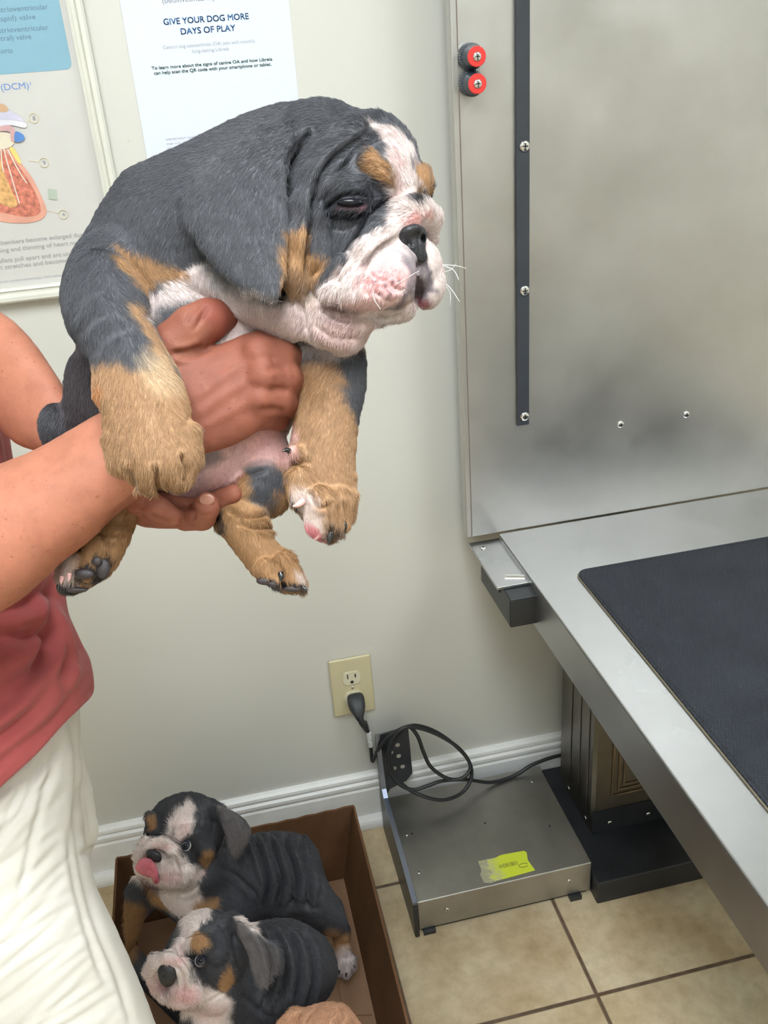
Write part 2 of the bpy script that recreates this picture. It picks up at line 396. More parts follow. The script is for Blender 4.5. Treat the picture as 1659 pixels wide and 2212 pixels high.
# stitches just inside the rim
sx = MB()
for k in range(150):
    y = -.268-k*.0062; sx.box(.4985, .4998, y-.0036, y, TZ+.0052, TZ+.0057)
for k in range(80):
    x = .52+k*.0062; sx.box(x, x+.0036, -.2500, -.2487, TZ+.0052, TZ+.0057)
tag(sx.build('rim_stitching', plain('stitch_grey', (.012, .014, .02), .6), mc), kind='stuff')

# ------------------------------------------------------------------ low steel platform with power strip bracket
plat = thing('floor_unit', 'low dull steel box on the floor between the cardboard box and the lift base', 'metal box', (.36, -.15, 0))
BX0, BX1, BY0, BY1, BZ = .203, .5215, -.290, -.034, .078
MB().box(BX0, BX1, BY0, BY1, .010, BZ).build('cover', M['steel_dull'], plat, .0025)
MB().box(BX0+.006, BX1-.006, BY0+.006, BY1, .0015, .0099).build('chassis', M['black_metal'], plat)
for q in ((.480, BY0+.004), (.21, BY0+.006)):
    MB().box(q[0], q[0]+.022, q[1]-.012, q[1]+.02, 0, .0099).build('foot', M['black_metal'], plat, .001)
for q in ((.222, -.137), (.222, -.228), (.492, -.072)): screw('', (q[0], q[1], BZ), (0, 0, 1), .0036, 'cover_screw', plat)
for q in ((.232, -.137), (.37, -.15), (.482, -.19)): MB().lathe((q[0], q[1], BZ-.001), (0, 0, 1), [(.002, 0), (.002, .0013)], 12).build('vent_hole', M['screw_slot'], plat)
for q in (.255, .48): screw('', (q, BY0, .045), (0, -1, 0), .004, 'front_screw', plat)
# side plate: tall post at the wall dropping to a low rim towards the front
pl = [(-.0325, .0), (-.0325, .238), (-.040, .243), (-.0535, .16), (-.062, .128), (-.075, .117), (-.14, .108), (-.207, .100), (-.296, .086), (-.298, .004), (-.285, 0)]
MB().prism(pl, 'x', BX0-.0085, BX0-.0005).build('side_plate', M['black_metal'], plat, .0012)
ed = MB(); e = [(-.0332, .238), (-.041, .2425), (-.0545, .16), (-.063, .128), (-.076, .117), (-.14, .108), (-.207, .100), (-.2965, .086)]
for a, b_ in zip(e[1:-1], e[2:]):
    ed.add([(BX0-.0088, a[0], a[1]-.004), (BX0-.0002, a[0], a[1]-.004), (BX0-.0002, a[0], a[1]+.0012), (BX0-.0088, a[0], a[1]+.0012),
            (BX0-.0088, b_[0], b_[1]-.004), (BX0-.0002, b_[0], b_[1]-.004), (BX0-.0002, b_[0], b_[1]+.0012), (BX0-.0088, b_[0], b_[1]+.0012)],
           [(0, 1, 2, 3), (4, 5, 6, 7), (0, 1, 5, 4), (1, 2, 6, 5), (2, 3, 7, 6), (3, 0, 4, 7)])
ed.build('plate_edge', mat_steel('plate_edge_steel', (.25, .28, .36), .35), plat)
bk = MB().prism([(BX0, .0785), (BX0, .237), (BX0+.052, .2425), (BX0+.056, .238), (BX0+.058, .128), (BX0+.045, .112), (BX0+.012, .100)], 'y', -.036, -.0325)
bk.build('back_plate', M['black_metal'], plat, .001)
for q in ((.236, .205), (.2365, .178), (.222, .190), (.226, .15), (.2425, .15)): MB().lathe((q[0], -.0358, q[1]), (0, -1, 0), [(.0045, 0), (.0045, .0006)], 16).build('knockout_hole', plain('knockout', (.45, .42, .36), .7), plat)
# sticker
def sticker():
    q = [(1033, 1861), (1070, 1853), (1082, 1847), (1132, 1838), (1138, 1842), (1140, 1858), (1156, 1880), (1110, 1893), (1072, 1903), (1062, 1908), (1046, 1907), (1037, 1890), (1040, 1880)]
    P = [atZ(u, v, BZ+.0001) for u, v in q]
    m, nt, b = new_mat('worn_yellow_label'); setp(b, rough=.5); v = coords(nt, (1, 1, 1), 'Generated')
    sp = nd(nt, 'ShaderNodeSeparateXYZ'); nt.links.new(v, sp.inputs[0])
    a = nd(nt, 'ShaderNodeMath', operation='MULTIPLY_ADD'); nt.links.new(noise(nt, v, 7, 5, .7), a.inputs[0]); a.inputs[1].default_value = 1.1; nt.links.new(sp.outputs[0], a.inputs[2])
    nt.links.new(ramp(nt, a.outputs[0], [(.68, (.42, .40, .28)), (.80, (.62, .62, .26)), (1.0, (.68, .78, .05))]), b.inputs['Base Color'])
    o = MB().prism([(p[0], p[1]) for p in P], 'z', BZ+.0001, BZ+.0004).build('label_sticker', m, plat)
    tag(o, 'worn yellow label with smudged print')
    ink = plain('label_ink', (.10, .11, .04), .6)
    c = atZ(1098, 1868, BZ+.0006)
    bars = MB(); random.seed(3)
    for k in range(22):
        x = c[0]-.017 + k*.0016; h_ = random.uniform(.003, .0052); w_ = random.uniform(.0003, .0009)
        bars.box(x, x+w_, c[1]-h_, c[1]+h_, BZ+.0004, BZ+.00055)
    bars.build('barcode_print', ink, o)
    rg = MB(); c2 = atZ(1138, 1868, BZ)
    rg.tube([(c2[0]-.006+.0085*math.cos(a), c2[1]+.004*math.sin(a), BZ+.0005) for a in np.linspace(.3, 5.6, 24)], .0005, 6)
    rg.build('oval_print', ink, o)
sticker()

# ------------------------------------------------------------------ outlet, plug, cables
ol = thing('wall_outlet', 'ivory duplex wall outlet with a black plug in its lower socket', 'outlet', (.166, 0, .337))
ivory = plain('ivory_plastic', (.62, .56, .36), .35, var=.03); ivory2 = plain('ivory_socket', (.70, .66, .50), .3, var=.03)
MB().prism([(.1265, .2735), (.2045, .2735), (.2045, .4000), (.1265, .4000)], 'y', -.0065, -.0002).build('face_plate', ivory, ol, .003)
for z in (.357, .3125):
    pts = [(.1655+.0172*max(-1, min(1, 1.0*math.cos(a))), z+.0185*max(-.78, min(.78, math.sin(a)))) for a in np.linspace(0, 2*PI, 36, endpoint=False)]
    so = MB().prism(pts, 'y', -.0085, -.0064).build('socket', ivory2, ol, .0006)
    if z > .34:
        MB().box(.1575, .1595, -.0089, -.0084, z, z+.010).box(.1715, .1738, -.0089, -.0084, z+.001, z+.009).prism([(.1655+.0032*math.cos(a), z-.008+.0032*math.sin(a)) for a in np.linspace(0, 2*PI, 14, endpoint=False)], 'y', -.0089, -.0084).build('socket_slots', M['screw_slot'], so)
screw('', (.1655, -.0066, .3348), (0, -1, 0), .0026, 'plate_screw', ol)
rubber = plain('black_cable', (.018, .020, .022), .45, var=.15)
cord = thing('power_cord', 'black power cord plugged into the outlet, coiled over the bracket and trailing right', 'cord', (.17, -.03, .31))
pg = MB(); pz = .3095
pts0 = [(.0150, .0), (.0155, .008), (.0140, .016), (.0105, .024)]
for (a, ya), (b_, yb) in zip(pts0[:-1], pts0[1:]): pass
prev = None
v = []; f = []; rings = [(.0155, .0135, -.0088, 0), (.0160, .0140, -.016, -.001), (.0150, .0125, -.026, -.004), (.0105, .0095, -.036, -.010), (.0062, .0062, -.044, -.018)]
for (rx, rz, y, dz) in rings:
    for j in range(20):
        a = 2*PI*j/20; ca, sa = math.cos(a), math.sin(a)
        v.append((.1685+rx*math.copysign(abs(ca)**.6, ca), y, pz+dz+rz*math.copysign(abs(sa)**.6, sa)))
for i in range(len(rings)-1):
    for j in range(20): f.append((i*20+j, i*20+(j+1) % 20, (i+1)*20+(j+1) % 20, (i+1)*20+j))
f += [tuple(range(20))[::-1], tuple(80+j for j in range(20))]
MB().add(v, f).build('plug', plain('plug_rubber', (.03, .033, .037), .5), cord, smooth=True)
rl = spline([(.1690, -.040, .292), (.1715, -.044, .280), (.176, -.043, .268), (.180, -.040, .256)], 6)
MB().tube(rl, np.linspace(.0062, .0042, len(rl)), 12).build('strain_relief', rubber, cord, smooth=True)
def Y(u, v, y): p = atY(u, v, y); return tuple(p)
path = [(.178, -.041, .262)] + [Y(*q) for q in ((789, 1560, -.036), (797, 1590, -.032), (801, 1615, -.030), (804, 1643, -.030), (808, 1638, -.034), (818, 1618, -.046), (840, 1590, -.056),
        (876, 1571, -.056), (905, 1568, -.050), (945, 1583, -.048), (985, 1612, -.052), (1013, 1645, -.060), (1018, 1680, -.070), (998, 1712, -.085), (960, 1728, -.095), (920, 1722, -.09), (880, 1703, -.075), (850, 1670, -.06),
        (842, 1625, -.052), (858, 1592, -.050), (882, 1570, -.052), (902, 1590, -.058), (915, 1625, -.066), (932, 1658, -.075), (968, 1682, -.082), (1000, 1680, -.085), (1016, 1655, -.075), (995, 1620, -.066), (955, 1592, -.060), (910, 1574, -.058), (872, 1572, -.060), (846, 1600, -.062), (838, 1650, -.062), (856, 1688, -.072), (890, 1706, -.080), (925, 1697, -.080), (955, 1687, -.078), (1005, 1684, -.070), (1060, 1690, -.060), (1110, 1676, -.052), (1150, 1652, -.046), (1200, 1634, -.040), (1245, 1628, -.034))]
sp = spline(path, 7)
MB().tube(sp, .0036, 10).build('cable', rubber, cord, smooth=True)
tg = [Y(797, 1583, -.0365), Y(801, 1612, -.0345)]
MB().tube(spline([tg[0], tuple((np.array(tg[0])+tg[1])/2), tg[1]], 4), .0046, 10).build('cable_tag', plain('paper_tag', (.6, .62, .64), .5, var=.3, vscale=200), cord)

# ------------------------------------------------------------------ wall prints
def ttf(parent, s, x, z, width, h, y, mat, align='LEFT', bold=0, name='printed_text'):
    cu = bpy.data.curves.new(name, 'FONT'); cu.body = s; cu.align_x = align; cu.size = 1; cu.extrude = 0
    cu.materials.append(mat); cu.resolution_u = 3
    o = bpy.data.objects.new(name, cu); link(o, parent)
    off = np.array(parent.location)
    o.location = (x-off[0], y-off[1], z-off[2]); o.rotation_euler = (PI/2, 0, 0)
    bpy.context.view_layer.update()
    me = bpy.data.meshes.new_from_object(o.evaluated_get(bpy.context.evaluated_depsgraph_get()))
    if bold:      # heavier strokes: the letters doubled a hair to the side
        bm = bmesh.new(); bm.from_mesh(me)
        for dx, dz in ((bold, 0), (0, bold), (bold, bold)):
            g_ = bmesh.ops.duplicate(bm, geom=[f for f in bm.faces if f.tag is False][:len(me.polygons)]); bmesh.ops.translate(bm, verts=[q for q in g_['geom'] if isinstance(q, bmesh.types.BMVert)], vec=(dx, dz, .0001))
        bm.to_mesh(me); bm.free()
    me.name = name; bpy.data.objects.remove(o); bpy.data.curves.remove(cu)
    wv_ = max((q.co.x for q in me.vertices), default=1)-min((q.co.x for q in me.vertices), default=0)
    o = link(bpy.data.objects.new(name, me), parent); o.location = (x-off[0], y-off[1], z-off[2]); o.rotation_euler = (PI/2, 0, 0)
    o.scale = (width/max(wv_, 1e-6), h/.72, 1)
    return o
def ink(name, c): return plain(name, c, .6, var=.02)
lf = thing('notice_sheet', 'white printed letter-size notice in blue and green text taped to the wall', 'paper notice', (.07, -.001, 1.39))
MB().box(-.038, .1765, -.0013, -.0003, 1.249, 1.529).build('sheet', plain('copy_paper', (.70, .74, .86), .7, var=.01), lf)
yb = -.0016; blue = ink('ink_blue', (.09, .25, .52)); grey = ink('ink_grey', (.25, .26, .30)); green = ink('ink_green', (.05, .19, .12)); lgrey = ink('ink_light_grey', (.38, .40, .45))
def line(parent, s, a, b_, hpx, mat, y, bold=0, name='printed_text'):
    """text from pixel a to pixel b (baseline), at its own place on the wall plane"""
    A, B = atY(*a, y), atY(*b_, y); h_ = abs(atY(a[0], a[1]-hpx, y)[2]-A[2])
    return ttf(parent, s, A[0], (A[2]+B[2])/2, B[0]-A[0], h_, y, mat, 'LEFT', bold, name)
line(lf, '(bedinvetmab injection)', (350, 8), (508, -4), 13, grey, yb)
line(lf, 'GIVE YOUR DOG MORE', (353, 55), (537, 41), 14, blue, yb, .035, 'heading_text')
line(lf, 'DAYS OF PLAY', (390, 76), (508, 66), 14, blue, yb, .035, 'heading_text')
line(lf, 'Control dog osteoarthritis (OA) pain with monthly,', (352, 107), (552, 91), 8, lgrey, yb)
line(lf, 'long-lasting Librela', (415, 115), (494, 108), 8, lgrey, yb)
line(lf, 'To learn more about the signs of canine OA and how Librela', (328, 152), (588, 130), 7.5, green, yb, .03)
line(lf, 'can help scan the QR code with your smartphone or tablet.', (333, 163), (586, 141), 7.5, green, yb, .03)
for k, s in enumerate(('IMPORTANT SAFETY INFORMATION: See full Prescribing Information. For use in', 'dogs only. Women who are pregnant, trying to conceive or breastfeeding should', 'take extreme care to avoid self-injection. Hypersensitivity reactions could occur')):
    line(lf, s, (358+k*1.5, 303+k*9), (622+k*1.5, 281+k*9), 4.5, lgrey, yb)

fr = thing('framed_heart_poster', 'cream framed anatomy poster of a dog heart hanging at upper left', 'poster', (-.3, 0, 1.4))
cream = plain('cream_frame', (.70, .69, .62), .4, var=.03)
FX1, FZ0, FX0, FZ1 = -.083, 1.103, -.62, 1.83
fm = MB(); wd = .020
prof = [(0, 0), (0, .016), (.003, .019), (.008, .019), (.011, .013), (.015, .013), (.0165, .0155), (.020, .014), (.020, .004), (.020, 0)]
def corner(i, d): return [(FX0+d, FZ0+d), (FX1-d, FZ0+d), (FX1-d, FZ1-d), (FX0+d, FZ1-d)][i]
v = []; f = []; n = len(prof)
for i in range(4):
    for d, h_ in prof: cx_, cz_ = corner(i, d); v.append((cx_, -.0005-h_, cz_))
for i in range(4):
    j = (i+1) % 4
    for k in range(n): f.append((i*n+k, j*n+k, j*n+(k+1) % n, i*n+(k+1) % n))
MB().add(v, f).build('frame', cream, fr)
MB().box(FX0+.0195, FX1-.0195, -.0050, -.0008, FZ0+.0195, FZ1-.0195).build('print_board', plain('print_paper', (.60, .585, .56), .5, var=.015), fr)
yb = -.0054
sky = plain('print_sky_blue', (.23, .42, .53), .5, var=.02)
MB().prism(rrect(FX0+.03, -.1115, 1.387, FZ1-.03, .008), 'y', -.0053, -.0050).build('blue_panel', sky, fr)
dk = ink('ink_slate', (.14, .24, .32)); db = ink('ink_cobalt', (.14, .27, .60)); gy = ink('ink_mid_grey', (.32, .32, .32))
for s, a, b_ in (('Right atrioventricular', (-46, 31), (103, 18)), ('(tricuspid) valve', (-38, 50), (76, 40)), ('Left atrioventricular', (-36, 76), (104, 62)), ('(mitral) valve', (-20, 91), (67, 83)), ('Aorta', (-7, 117), (28, 113))):
    line(fr, s, a, b_, 12, dk, -.0056)
line(fr, 'Dilated cardiomyopathy (DCM)¹', (-220, 214), (67, 190), 15, db, yb)
for s, a, b_ in (('The heart chambers become enlarged due', (-66, 535), (180, 512)), ('to stretching and thinning of heart muscle.', (-58, 550), (195, 527)), ('Valve leaflets pull apart and are unable to', (-48, 571), (190, 550)), ('close; the heart stretches and becomes dilated.', (-92, 588), (200, 565))):
    line(fr, s, a, b_, 10, gy, yb)
line(fr, "Plumb's Veterinary drug reference for canine cardiology, 10th edition", (-130, 620), (140, 601), 4.5, lgrey, yb)
# heart illustration, flat printed layers
def flat(name, px, mat, layer, parent=fr, closed=True, n=6, Yb=-.0054):
    P = [atY(a, b_, Yb) for a, b_ in px]
    q = spline([(p[0], p[2]) for p in P], n, True)
    y1 = Yb-.00025*layer
    return MB().prism([tuple(a) for a in q], 'y', y1-.0002, y1).build(name, mat, parent)
flat('heart_outline', [(-60, 330), (-20, 300), (15, 318), (40, 345), (70, 385), (90, 425), (101, 455), (92, 472), (70, 480), (40, 482), (0, 478), (-40, 462), (-80, 420)], plain('print_salmon', (.72, .36, .27), .5, var=.1), 1)
flat('heart_muscle', [(-50, 345), (-5, 325), (20, 335), (45, 365), (68, 400), (84, 435), (86, 460), (60, 468), (20, 462), (-20, 450), (-60, 410)], plain('print_red_muscle', (.58, .19, .13), .5, var=.45, vscale=160), 2)
flat('heart_chamber', [(-20, 360), (0, 345), (12, 380), (25, 410), (38, 440), (25, 448), (0, 438), (-20, 415)], plain('print_ochre', (.66, .38, .15), .5, var=.3, vscale=220), 3)
for k, q in enumerate(([(8, 318), (14, 345), (22, 372), (30, 400), (42, 440)], [(16, 322), (30, 350), (46, 378), (58, 396)], [(2, 322), (4, 350), (8, 372)])):
    P = [tuple(atY(a, b_, -.0063)) for a, b_ in q]; MB().tube(spline(P, 6), .0009, 6).build('heart_string', plain('print_cream', (.80, .70, .60), .5), fr)
flat('fat_patch', [(20, 318), (32, 322), (46, 350), (40, 352), (26, 332)], plain('print_yellow', (.80, .62, .20), .5), 4)
flat('heart_valve', [(-30, 290), (0, 285), (26, 290), (32, 305), (22, 318), (0, 322), (-30, 318)], plain('print_cream_valve', (.74, .66, .52), .5, var=.08), 4)
for k, (q, c) in enumerate((([(-20, 262), (20, 255), (48, 262), (58, 270), (52, 276), (20, 270), (-20, 276)], (.74, .72, .80)), ([(-20, 240), (15, 238), (40, 250), (50, 262), (20, 258), (-20, 258)], (.60, .58, .72)), ([(-20, 228), (5, 224), (18, 236), (10, 242), (-20, 240)], (.62, .40, .24)), ([(-10, 276), (20, 270), (34, 284), (32, 304), (24, 302), (20, 284), (-10, 284)], (.62, .38, .38)))):
    flat('vessel', q, plain('print_vessel', c, .5, var=.1), 5+k)
flat('blue_vessel', [(34, 284), (50, 290), (53, 300), (44, 306), (32, 304)], plain('print_blue', (.10, .24, .58), .5), 9)
flat('leaf_square', [(103, 407), (122, 410), (124, 432), (105, 430)], plain('print_sage', (.44, .50, .42), .5), 1, n=1)
ring = plain('print_ring', (.72, .63, .42), .5)
for (cu, cv), a, s in (((73, 255), (58, 263), '8'), ((95, 351), (62, 347), '9'), ((137, 463), (103, 455), '4')):
    c = atY(cu, cv, yb); tb = MB().tube([(c[0]+.0058*math.cos(t), yb-.0003, c[2]+.0058*math.sin(t)) for t in np.linspace(0, 2*PI, 25)], .0005, 5)
    l = atY(*a, yb); e_ = np.array(l)-c; e_ /= np.linalg.norm(e_); tb.tube([tuple(c+e_*.006), tuple(l)], .0004, 5)
    tb.build('callout_ring', ring, fr); ttf(fr, s, c[0]-.0018, c[2]-.0026, .0036, .0052, yb-.0002, gy, 'LEFT', 0, 'callout_number')

# ------------------------------------------------------------------ cardboard box
def mat_card():
    m, nt, b = new_mat('cardboard'); setp(b, rough=.85, spec=.2); v = coords(nt); v2 = coords(nt, (1, 1, 12))
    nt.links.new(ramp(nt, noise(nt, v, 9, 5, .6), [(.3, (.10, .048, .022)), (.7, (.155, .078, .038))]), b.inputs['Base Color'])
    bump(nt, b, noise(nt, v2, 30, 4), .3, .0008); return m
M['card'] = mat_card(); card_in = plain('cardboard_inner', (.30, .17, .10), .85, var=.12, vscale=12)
cb = thing('cardboard_box', 'open brown cardboard box on the floor tiles holding the puppies', 'box', (-.08, -.4, 0))
bx0, bx1, by0, by1, bz = -.288, .100, -.74, -.118, .162; t_ = .004
def wallpan(a, b_, ta, tb, name, ragged=1):
    """upright board between floor points a,b leaning out to the top points ta,tb"""
    a, b_, ta, tb = [np.array(q, float) for q in (a, b_, ta, tb)]
    n_ = np.cross(b_-a, ta-a); n_ /= np.linalg.norm(n_); N = 24; v = []; f = []; rs = np.random.default_rng(len(name))
    for i in range(N+1):
        s = i/N; lo = a+(b_-a)*s; hi = ta+(tb-ta)*s; hi = hi+np.array([0, 0, rs.uniform(-.0015, .0012)*ragged])
        for q in (lo, hi):
            v.append(q-n_*t_/2); v.append(q+n_*t_/2)
    for i in range(N):
        j = i*4; k = j+4
        f += [(j, k, k+2, j+2), (j+1, j+3, k+3, k+1), (j+2, k+2, k+3, j+3), (j, j+1, k+1, k)]
    f += [(0, 2, 3, 1), (N*4, N*4+1, N*4+3, N*4+2)]
    return MB().add(v, f).build(name, M['card'], cb)
fl_z = .003
B = dict(bl=(-.285, -.135, fl_z), br=(.098, -.135, fl_z), fr=(.098, -.72, fl_z), fl=(-.285, -.72, fl_z))
T = dict(bl=(-.290, -.128, bz), br=(.131, -.124, bz+.002), fr=(.126, -.74, bz), fl=(-.292, -.74, bz-.01))
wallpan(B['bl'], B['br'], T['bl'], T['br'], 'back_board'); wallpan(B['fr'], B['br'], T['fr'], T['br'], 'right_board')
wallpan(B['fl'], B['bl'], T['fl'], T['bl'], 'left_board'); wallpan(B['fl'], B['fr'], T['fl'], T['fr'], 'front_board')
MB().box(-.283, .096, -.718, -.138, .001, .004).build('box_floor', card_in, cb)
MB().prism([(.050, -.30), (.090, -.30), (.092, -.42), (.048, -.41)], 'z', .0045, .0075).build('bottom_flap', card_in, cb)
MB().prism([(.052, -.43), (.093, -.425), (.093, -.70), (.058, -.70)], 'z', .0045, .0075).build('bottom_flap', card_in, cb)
# ------------------------------------------------------------------ sculpting: rounded volumes blended in a voxel field
# a Clay works in "reference pixels": u, v across the view and d in depth, one unit = D0 / F_PX metres at depth D0
def poly_dist(U, V, poly):
    """signed distance (negative inside) from points to a closed polygon"""
    P = np.asarray(poly, np.float32); Q = np.roll(P, -1, axis=0)
    sh = U.shape; U = U.ravel(); V = V.ravel()
    best = np.full(U.shape, 1e12, np.float32); ins = np.zeros(U.shape, bool)
    for (ax, ay), (bx, by) in zip(P, Q):
        ex, ey = bx-ax, by-ay; L = ex*ex+ey*ey+1e-9
        wx, wy = U-ax, V-ay
        t = np.clip((wx*ex+wy*ey)/L, 0, 1)
        best = np.minimum(best, (wx-ex*t)**2+(wy-ey*t)**2)
        c = ((ay <= V) & (by > V)) | ((by <= V) & (ay > V))
        with np.errstate(divide='ignore', invalid='ignore'):
            xi = ax+(V-ay)/(ey if abs(ey) > 1e-9 else 1e-9)*ex
        ins ^= c & (U < xi)
    d = np.sqrt(best); return np.where(ins, -d, d).reshape(sh)
def line_dist(U, V, pts):
    P = np.asarray(pts, float); best = np.full(U.shape, 1e12)
    S = np.zeros(U.shape); n = len(P)-1
    for i, (a, b) in enumerate(zip(P[:-1], P[1:])):
        e = b[:2]-a[:2]; L = e@e+1e-9
        t = np.clip(((U-a[0])*e[0]+(V-a[1])*e[1])/L, 0, 1)
        dd = (U-a[0]-e[0]*t)**2+(V-a[1]-e[1]*t)**2
        k = dd < best; best = np.where(k, dd, best); S = np.where(k, (i+t)/n, S)
    return np.sqrt(best), S
def smooth_poly(pts, n=5): return spline(pts, n, True)

class Clay:
    def __init__(s, D0, lo, hi, h):
        s.D0 = D0; s.lo = np.array(lo, np.float32); s.h = h
        s.n = np.ceil((np.array(hi)-s.lo)/h).astype(int)+1
        s.F = np.full(s.n, 1e3, np.float32); s.flow = []
    def to_lin(s, u, v, d):
        k = 1+d/F_PX; return np.stack([(u-CX)*k, (v-CY)*k, d+0*u], -1)
    def block(s, lo, hi):
        a = np.clip(np.floor((np.array(lo)-s.lo)/s.h).astype(int), 0, s.n); b = np.clip(np.ceil((np.array(hi)-s.lo)/s.h).astype(int)+1, 0, s.n)
        if np.any(b-a < 2): return None
        ax = [s.lo[i]+s.h*np.arange(a[i], b[i], dtype=np.float32) for i in range(3)]
        X, Y_, Z = np.meshgrid(*ax, indexing='ij'); return (slice(a[0], b[0]), slice(a[1], b[1]), slice(a[2], b[2])), X, Y_, Z
    def mix(s, sl, d, k, op='add'):
        F = s.F[sl]
        if op == 'add':
            if k > 0:
                hh = np.maximum(k-np.abs(F-d), 0)/k; s.F[sl] = np.minimum(F, d)-hh*hh*k*.25
            else: s.F[sl] = np.minimum(F, d)
        else:
            hh = np.maximum(k-np.abs(F+d), 0)/max(k, 1e-6); s.F[sl] = np.maximum(F, -d)+hh*hh*k*.25
    def ell(s, c, r, rot=0, k=20, op='add', rz=None, flow=None):
        """ellipsoid at (u,v,d); radii (ru,rv,rd); rot degrees in the u-v plane; rz = tilt of u axis into depth"""
        C_ = s.to_lin(*[np.float32(q) for q in c]); r = np.array(r, float); m = max(r)+k+3*s.h
        b = s.block(C_-m, C_+m)
        if b is None: return s
        sl, X, Y_, Z = b; X = X-C_[0]; Y_ = Y_-C_[1]; Z = Z-C_[2]
        if rot: a = math.radians(rot); X, Y_ = X*math.cos(a)+Y_*math.sin(a), -X*math.sin(a)+Y_*math.cos(a)
        if rz: a = math.radians(rz); X, Z = X*math.cos(a)+Z*math.sin(a), -X*math.sin(a)+Z*math.cos(a)
        q = np.sqrt((X/r[0])**2+(Y_/r[1])**2+(Z/r[2])**2)+1e-6
        g = np.sqrt((X/r[0]**2)**2+(Y_/r[1]**2)**2+(Z/r[2]**2)**2)+1e-6
        s.mix(sl, (q*(q-1)/g).astype(np.float32), k, op); return s
    def chain(s, pts, k=15, op='add', kk=None, flow=True):
        """tapered limb through (u,v,d,r) points"""
        L = [(s.to_lin(*[np.float32(q) for q in p[:3]]), p[3]) for p in pts]
        for (a, ra), (b, rb) in zip(L[:-1], L[1:]):
            m = max(ra, rb)+k+3*s.h
            bl = s.block(np.minimum(a, b)-m, np.maximum(a, b)+m)
            if bl is None: continue
            sl, X, Y_, Z = bl; e = b-a; Lq = float(e@e)+1e-6
            t = np.clip(((X-a[0])*e[0]+(Y_-a[1])*e[1]+(Z-a[2])*e[2])/Lq, 0, 1)
            d = np.sqrt((X-a[0]-e[0]*t)**2+(Y_-a[1]-e[1]*t)**2+(Z-a[2]-e[2]*t)**2)-(ra+(rb-ra)*t)
            s.mix(sl, d.astype(np.float32), k, op)
            if flow: s.flow.append((a, b))
            k = kk if kk is not None else k
        return s
    def puff(s, poly, z0, fat=1.0, k=20, n=4, cell=None, flow=None, zmax=None, op='add', raw=False):
        """body whose outline seen from the front is poly (u,v) and whose thickness swells with its width.
        z0: depth of its middle, a number or (d, du, dv, uc, vc) plane; fat scales the thickness"""
        P = np.array(poly, float) if raw else smooth_poly(poly, n)
        if not isinstance(z0, tuple): z0 = (z0, 0, 0, 0, 0)
        cell = cell or s.h
        pad = k+4*s.h; u0, v0 = P.min(0)-pad; u1, v1 = P.max(0)+pad
        gu = np.arange(u0, u1, cell); gv = np.arange(v0, v1, cell); GU, GV = np.meshgrid(gu, gv, indexing='ij')
        sd = poly_dist(GU.astype(np.float32), GV.astype(np.float32), P)
        # Poisson swelling, coarse to fine
        ins = sd < 0; hgt = np.where(ins, 0.0, 0.0)
        st = 8
        prev = None
        while st >= 1:
            I = ins[::st, ::st]; c2 = (cell*st)**2
            h_ = np.zeros(I.shape) if prev is None else prev.repeat(2, 0).repeat(2, 1)[:I.shape[0], :I.shape[1]]
            if h_.shape != I.shape: h_ = np.pad(h_, ((0, I.shape[0]-h_.shape[0]), (0, I.shape[1]-h_.shape[1])), 'edge')
            for _ in range(160 if st > 1 else 60):
                q = np.pad(h_, 1); h_ = np.where(I, .25*(q[:-2, 1:-1]+q[2:, 1:-1]+q[1:-1, :-2]+q[1:-1, 2:])+c2*.25, 0)
            prev = h_; st //= 2
        hgt = prev*2.8
        big = math.sqrt(max(hgt.max(), 1)); hgt = np.where(sd >= 0, -np.maximum(sd, 0)*big*1.2, hgt)
        T = big*fat; zc = [z0[0]+z0[1]*(a-z0[3])+z0[2]*(b-z0[4]) for a in (P[:, 0].min(), P[:, 0].max()) for b in (P[:, 1].min(), P[:, 1].max())]
        zl, zh = min(zc)-T-pad, max(zc)+T+pad
        cs = np.array([s.to_lin(np.float32(a), np.float32(b), np.float32(z)) for a in (u0, u1) for b in (v0, v1) for z in (zl, zh)])
        bl = s.block(cs.min(0), cs.max(0))
        if bl is None: return s
        sl, X, Y_, Z = bl; kz = 1+Z/F_PX; U = CX+X/kz; V = CY+Y_/kz
        iu = np.clip((U-u0)/cell, 0, len(gu)-1.001); iv = np.clip((V-v0)/cell, 0, len(gv)-1.001)
        a = iu.astype(int); b = iv.astype(int); fu = iu-a; fv = iv-b
        H = (hgt[a, b]*(1-fu)*(1-fv)+hgt[a+1, b]*fu*(1-fv)+hgt[a, b+1]*(1-fu)*fv+hgt[a+1, b+1]*fu*fv)
        zz = Z-(z0[0]+z0[1]*(U-z0[3])+z0[2]*(V-z0[4]))
        f_ = (zz/fat)**2-H
        g = np.gradient(f_, s.h); gm = np.sqrt(g[0]**2+g[1]**2+g[2]**2)
        d = f_/np.maximum(gm, .35*big)
        # keep the true distance outside the outline
        s.mix(sl, d.astype(np.float32), k, op)
        return s
    def trim(s, poly):
        """cut everything outside an outline in (u, v)"""
        P = smooth_poly(poly, 3); n = s.n
        Z = s.lo[2]+s.h*np.arange(n[2]); X = s.lo[0]+s.h*np.arange(n[0]); Y_ = s.lo[1]+s.h*np.arange(n[1])
        for k, z in enumerate(Z):
            kz = 1+z/F_PX
            if not (s.F[:, :, k] < 40).any(): continue
            U, V = np.meshgrid((CX+X/kz).astype(np.float32), (CY+Y_/kz).astype(np.float32), indexing='ij')
            s.F[:, :, k] = np.maximum(s.F[:, :, k], poly_dist(U, V, P)*kz)
        return s
